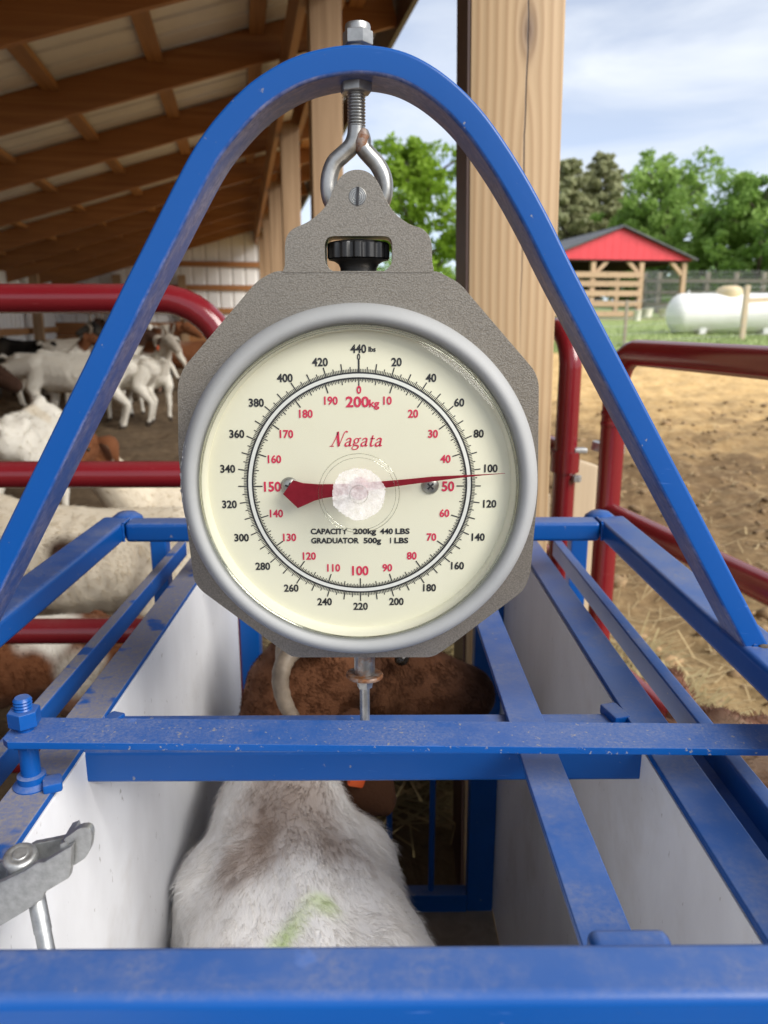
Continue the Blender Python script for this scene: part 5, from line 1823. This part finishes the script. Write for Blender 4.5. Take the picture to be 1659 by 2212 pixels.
M['needle'] = m_leaf('pine_needle', (0.27, 0.29, 0.155), (0.40, 0.41, 0.225), (0.50, 0.50, 0.30), 0.45)
M['bark'] = simple('bark', (0.07, 0.05, 0.036), (0.13, 0.10, 0.075), 6, rough=0.9, bmp=0.5, bscale=14, bdist=0.02, stretch=(1, 1, 0.2))

def leaf_cloud(centers, radii, per, size, seed, squash=0.75):
    g = np.random.default_rng(seed)
    cs = np.repeat(np.array(centers), per, axis=0)
    rs = np.repeat(np.array(radii), per)
    n = len(cs)
    d = g.normal(0, 1, (n, 3))
    d /= np.linalg.norm(d, axis=1)[:, None]
    P = cs + d * (rs * g.uniform(0.25, 1.0, n) ** 0.6)[:, None] * np.array([1, 1, squash])
    nm = d * 0.5 + g.normal(0, 0.7, (n, 3)) + np.array([0, 0, 0.35])
    nm /= np.linalg.norm(nm, axis=1)[:, None]
    a = np.cross(nm, g.normal(0, 1, (n, 3)))
    a /= np.linalg.norm(a, axis=1)[:, None] + 1e-9
    b = np.cross(nm, a)
    s = (size * g.uniform(0.6, 1.5, n))[:, None]
    V = np.stack([P - a * s, P - b * s * 0.5, P + a * s, P + b * s * 0.5], 1).reshape(-1, 3)
    return V, n

def tree(name, label, px, py_top, Y, width_m, kind, seed, mat_leaf, group='trees beyond the lot', low=0.25, density=1.0, leaf=0.10):
    top = at(px, py_top, Y)
    zg = gz(top.x, Y)
    H = top.z - zg
    root = thing(name, label, 'tree', (top.x, Y, zg), local=True, group=group)
    rg = random.Random(seed)
    tr = MB()
    cs, rs = [], []
    lean = Vector((rg.uniform(-.03, .03), rg.uniform(-.03, .03), 1))
    tr.tube([lean * (H * 0.92 * k / 8) + Vector((rg.uniform(-.04, .04) * k * 0.4, rg.uniform(-.04, .04) * k * 0.4, -0.1)) for k in range(9)], [0.028 * H * (1 - 0.1 * k) for k in range(9)], 9)
    if kind == 'broad':
        nb = 15
        for i in range(nb):
            h = H * (low + (0.88 - low) * i / nb)
            env = math.sin(math.pi * min(1, max(0.0, (h / H - low * 0.5) / (1.02 - low * 0.5))) ** 0.85) ** 0.6
            a = i * 2.4 + rg.uniform(-.4, .4)
            L_ = width_m / 2 * env * rg.uniform(0.65, 1.0)
            p0 = lean * h
            p1 = p0 + Vector((math.cos(a) * L_ * 0.55, math.sin(a) * L_ * 0.55, L_ * 0.35))
            p2 = p0 + Vector((math.cos(a) * L_ * 0.9, math.sin(a) * L_ * 0.9, L_ * rg.uniform(0.35, 0.7)))
            tr.tube([p0, p1, p2], [0.010 * H, 0.006 * H, 0.002 * H], 6)
            for k in range(9):
                f = rg.uniform(0.3, 1.05)
                q = (p0.lerp(p1, f * 1.6) if f < 0.6 else p1.lerp(p2, (f - 0.6) / 0.45)) + Vector((rg.gauss(0, .10), rg.gauss(0, .10), rg.gauss(0, .08))) * width_m * 0.8
                cs.append(q)
                rs.append(width_m * rg.uniform(0.045, 0.11))
        for k in range(14):
            cs.append(lean * H * rg.uniform(0.72, 0.985) + Vector((rg.gauss(0, .09), rg.gauss(0, .09), 0)) * width_m * (1.0))
            rs.append(width_m * rg.uniform(0.04, 0.085))
        for c in cs:
            c.z = min(c.z, H * 1.0)
        V, n = leaf_cloud(cs, rs, int(75 * density), leaf, seed)
    else:
        nl = 17
        for i in range(nl):
            h = H * (0.12 + 0.86 * i / nl)
            L0 = width_m / 2 * (1 - (h / H) ** 1.3) ** 0.8 + 0.18
            for j in range(6):
                a = j * 1.05 + i * 0.7 + rg.uniform(-.3, .3)
                L_ = L0 * rg.uniform(0.6, 1.08)
                p0 = lean * h
                p2 = p0 + Vector((math.cos(a) * L_, math.sin(a) * L_, L_ * rg.uniform(-0.05, 0.28)))
                tr.tube([p0, p2], [0.007 * H, 0.0015 * H], 5)
                for k in range(5):
                    cs.append(p0.lerp(p2, 0.35 + 0.68 * k / 4) + Vector((0, 0, rg.uniform(-.05, .1))))
                    rs.append(max(0.16, L0 * rg.uniform(0.11, 0.2)))
        V, n = leaf_cloud(cs, rs, int(24 * density), leaf, seed, 0.5)
    tr.build('trunk', M['bark'], root, 60)
    me = bpy.data.meshes.new('crown')
    me.from_pydata(V.tolist(), [], np.arange(n * 4).reshape(n, 4).tolist())
    link('crown', me, M[mat_leaf], root)
    return root

tree('leafy_tree', 'yellow green tree seen between the barn eave and the near post', 915, 306, 23.5, 4.3, 'broad', 3, 'leaf_lime', low=0.1, leaf=0.085, density=1.1)
tree('pine_tree', 'dark olive pine nearest the right edge of the near post', 1228, 332, 43, 5.6, 'pine', 5, 'needle', leaf=0.15)
tree('pine_tree', 'tall olive pine behind the red gabled shelter', 1312, 316, 44, 6.0, 'pine', 8, 'needle', leaf=0.15)
tree('leafy_tree', 'airy green tree with sky showing through it behind the shelter', 1447, 336, 38, 6.0, 'broad', 12, 'leaf_green', low=0.12, leaf=0.115, density=0.9)
tree('leafy_tree', 'dense dark green tree above the white gas tank', 1665, 384, 33, 6.0, 'broad', 14, 'leaf_deep', low=0.06, leaf=0.11, density=1.35)
tree('leafy_tree', 'low mid green tree between the airy tree and the dense one', 1560, 452, 35, 4.6, 'broad', 17, 'leaf_green', low=0.04, leaf=0.11, density=1.3)
tree('leafy_tree', 'low green tree just behind the shelter roof', 1395, 452, 40, 5.0, 'broad', 19, 'leaf_green', low=0.04, leaf=0.12, density=1.2)
tree('leafy_tree', 'broad green tree past the right end of the gas tank', 1850, 330, 36, 7.0, 'broad', 23, 'leaf_deep', low=0.06, leaf=0.12)
# low scrub along the far edge of the lawn
g = random.Random(31)
cs, rs = [], []
for i in range(330):
    X_ = g.uniform(-4, 34)
    Y_ = 46 + g.uniform(-2, 2.5)
    h = g.uniform(0.2, 2.6) * (0.7 + 0.3 * math.sin(X_ * 0.7))
    cs.append((X_, Y_, gz(X_, Y_) + h))
    rs.append(g.uniform(0.5, 0.95))
V, n = leaf_cloud(cs, rs, 60, 0.15, 77)
me = bpy.data.meshes.new('scrub')
me.from_pydata(V.tolist(), [], np.arange(n * 4).reshape(n, 4).tolist())
props(link('scrub', me, M['leaf_deep']), kind='stuff')

# ------------------------------------------------------------------ red gabled shelter
fc = at(1330, 690, 26.0)
shel = thing('animal_shelter', 'open timber shelter with a red gable and dark roof', 'shelter', (fc.x, 26.0, gz(0, 26.0)), R(9), local=True)
ZG = gz(0, 26.0)
ez, pz = at(1400, 561, 26).z - ZG, at(1330, 491, 26).z - ZG
hw_, dp = 2.58, 5.0
M['ceiling_dark'] = simple('shelter_ceiling', (0.03, 0.02, 0.016), (0.045, 0.03, 0.022), 3, rough=1.0, spec=0.0)
M['red_gable'] = simple('red_sheet', (0.56, 0.03, 0.045), (0.62, 0.036, 0.052), 3, rough=0.5)
M['roof_dark'] = simple('dark_roof', (0.05, 0.052, 0.058), (0.075, 0.078, 0.085), 4, rough=0.5)
mb = MB().plate([[Vector((-hw_ + 0.05, ez)), Vector((hw_ - 0.05, ez)), Vector((0, pz - 0.03))]], -0.02, 0.02)
gb = mb.build('gable', M['red_gable'], shel, None)
for k in range(-9, 10):
    x = k * 0.27
    zt = ez + (pz - 0.05 - ez) * (1 - abs(x) / hw_)
    if zt - ez > 0.08:
        MB().box((x, -0.022, (ez + zt) / 2), (0.022, 0.006, zt - ez - 0.02)).build('gable_rib', M['red_gable'], gb, None)
for s in (-1, 1):
    MB().beam((s * hw_ * 0.5, -0.18, (ez + pz) / 2 + 0.03), (s * hw_ * 0.5, dp + 0.2, (ez + pz) / 2 + 0.03), math.hypot(hw_, pz - ez) + 0.1, 0.05, (s * (pz - ez), 0, hw_)).build('roof', M['roof_dark'], shel, None)
xpost = [-2.32, -0.86, 0.80, 2.30]
pmesh = MB().box((0, 0, ez / 2), (0.15, 0.15, ez)).mesh('shelter_post')
for y in (0.1, dp - 0.1):
    for x in xpost:
        o = link('post', pmesh, M['wood_board_x'], shel)
        o.location = (x, y, 0)
bme = MB().beam((0, 0, 0), (0.42, 0, 0.42), 0.12, 0.12).mesh('brace')
for x, sgn in ((-0.80, 1), (0.74, -1), (2.24, -1), (-2.26, 1)):
    o = link('brace', bme, M['wood_board_x'], shel)
    o.location = (x, 0.1, ez - 0.45)
    o.scale = (sgn, 1, 1)
MB().box((0, dp / 2, ez - 0.035), (4.9, dp, 0.05)).build('ceiling', M['ceiling_dark'], shel)
MB().box((0, dp - 0.1, ez - 0.10), (4.9, 0.10, 0.10)).build('beam', M['wood_grey'], shel)
brd = MB().box((0, 0, 0), (3.15, 0.045, 0.17)).mesh('fence_board')
for k, z in enumerate((0.20, 0.52, 0.84, 1.14, 1.42)):
    o = link('fence_board', brd, M['wood_board_x'], shel)
    o.location = (-0.76, 0.0, z)
MB().box((0, dp * 0.5, 0.02), (4.8, dp, 0.06)).build('slab', M['wood_grey'], shel)

# ------------------------------------------------------------------ gas tank
tl = at(1443, 678, 19.0)
TRD = 0.5 * (at(1520, 634, 19).z - at(1520, 722, 19).z)
tk = thing('gas_tank', 'white horizontal propane tank on short legs on the lawn', 'gas tank', (tl.x + 1.5, 19.0, gz(0, 19.0)), R(-4), local=True)
zc_ = at(1520, 678, 19).z - gz(0, 19.0)
M['tank'] = simple('tank_white', (0.78, 0.78, 0.76), (0.83, 0.83, 0.815), 2, rough=0.35)
prof = [(TRD * math.sin(R(a)), -1.5 + TRD * 0.72 * (1 - math.cos(R(a)))) for a in range(0, 91, 10)]
prof += [(r_, -t_) for r_, t_ in prof[::-1]]
MB().lathe(prof, (0, 0, zc_), (1, 0, 0), 48).build('shell', M['tank'], tk, 60)
M['tan_cap'] = simple('tan_dome', (0.55, 0.44, 0.26), (0.62, 0.50, 0.31), 3, rough=0.5)
MB().lathe([(0.29, -0.06), (0.30, 0.10), (0.26, 0.18), (0.15, 0.22), (0, 0.23)], (-0.08, 0, zc_ + TRD - 0.05), (0, 0, 1), 28).build('dome_lid', M['tan_cap'], tk, 60)
for x in (-0.72, 0.75):
    MB().box((x, 0, 0.06), (0.16, 0.7, 0.26), None, 0.02).build('leg', M['tank'], tk)
    MB().box((x, 0, -0.04), (0.34, 0.9, 0.1), None, 0.02).build('pad', M['wood_grey'], tk)
for x in (-1.02, 1.02):
    MB().tube([(x, 0, zc_ + TRD * 0.97), (x, 0.03, zc_ + TRD + 0.07), (x, -0.03, zc_ + TRD + 0.07), (x, 0, zc_ + TRD * 0.97)], 0.012, 6).build('lifting_lug', M['tank'], tk)

# ------------------------------------------------------------------ fences
wf = thing('wire_fence', 'wire fence on wooden stakes along the near edge of the lawn', 'fence', (6.0, 16.0, gz(0, 16)))
fp = [(1262, 14.6, 640), (1355, 15.4, 648), (1615, 17.1, 616), (1800, 18.0, 600)]
tops = []
for px, Y, pt in fp:
    p = at(px, pt, Y)
    zg = gz(p.x, Y) - 0.1
    w = 0.055 if px == 1355 else 0.10
    MB().box((p.x, Y, (zg + p.z) / 2), (w, w, p.z - zg), None, 0.006).build('fence_post', M['wood_pale' if px != 1355 else 'wood_grey'], wf)
    tops.append((p.x, Y, zg + 0.1, p.z))
M['wire'] = simple('fence_wire', (0.30, 0.31, 0.31), (0.38, 0.39, 0.39), 5, rough=0.5, metal=0.6)
for k in range(6):
    f = 0.10 + 0.17 * k
    MB().tube([(x, y - 0.056, z0 + (z1 - z0) * f) for x, y, z0, z1 in tops], 0.0035, 5).build('wire', M['wire'], wf)
MB().beam((tops[2][0] + 0.05, tops[2][1] + 0.02, tops[2][3] - 0.32), (tops[3][0] - 0.05, tops[3][1] + 0.02, tops[3][3] - 0.4), 0.04, 0.10).build('rail', M['wood_pale'], wf)

bf = thing('paddock_fence', 'weathered post and rail fence with netting under the far trees', 'fence', (12, 31, gz(0, 31)))
pts = []
for px in (1392, 1424, 1476, 1528, 1590, 1650, 1710, 1790):
    p = at(px, 606, 31.0 - (px - 1392) * 0.006)
    zg = gz(p.x, p.y)
    pts.append((p.x, p.y, zg))
    MB().box((p.x, p.y, zg + 0.75), (0.15, 0.15, 1.55)).build('fence_post', M['wood_grey'], bf)
for (a, b) in zip(pts[:-1], pts[1:]):
    for h in (0.35, 0.80, 1.22):
        MB().beam((a[0], a[1] - 0.1, a[2] + h), (b[0], b[1] - 0.1, b[2] + h), 0.045, 0.13).build('fence_rail', M['wood_grey'], bf)
mb = MB()
for (a, b) in zip(pts[:-1], pts[1:]):
    for k in range(12):
        f = k / 12
        x, y, z = (a[i] * (1 - f) + b[i] * f for i in range(3))
        mb.box((x, y - 0.14, z + 0.8), (0.008, 0.008, 1.6))
    for h in range(9):
        mb.beam((a[0], a[1] - 0.14, a[2] + 0.1 + 0.18 * h), (b[0], b[1] - 0.14, b[2] + 0.1 + 0.18 * h), 0.008, 0.008)
mb.build('netting', M['wire'], bf, None, kind='stuff')

M['tub'] = simple('white_plastic', (0.70, 0.66, 0.58), (0.76, 0.72, 0.64), 4, rough=0.5)
for px, lab in ((1396, 'white tub on the grass just right of the shelter corner'), (1438, 'white tub beside the rounded end of the gas tank')):
    p = at(px, 668, 28.0)
    zg = gz(p.x, 28.0)
    t_ = thing('feed_tub', lab, 'tub', (p.x, 28.0, zg), local=True, group='white tubs on the lawn')
    link('tub', MB().lathe([(0.0, 0.02), (0.17, 0.02), (0.19, 0.0), (0.23, 0.26), (0.25, 0.29), (0.23, 0.30), (0.21, 0.28), (0.0, 0.27)], (0, 0, 0), (0, 0, 1), 20).mesh('tub', 50), M['tub'], t_)
p = at(1376, 688, 25.4)
t_ = thing('bucket', 'white bucket at the foot of the shelter corner post', 'bucket', (p.x, 25.4, gz(0, 25.4)), local=True)
link('pail', MB().lathe([(0.0, 0.0), (0.10, 0.0), (0.13, 0.33), (0.14, 0.34), (0.12, 0.345), (0.0, 0.33)], (0, 0, 0), (0, 0, 1), 20).mesh('pail', 50), M['tub'], t_)
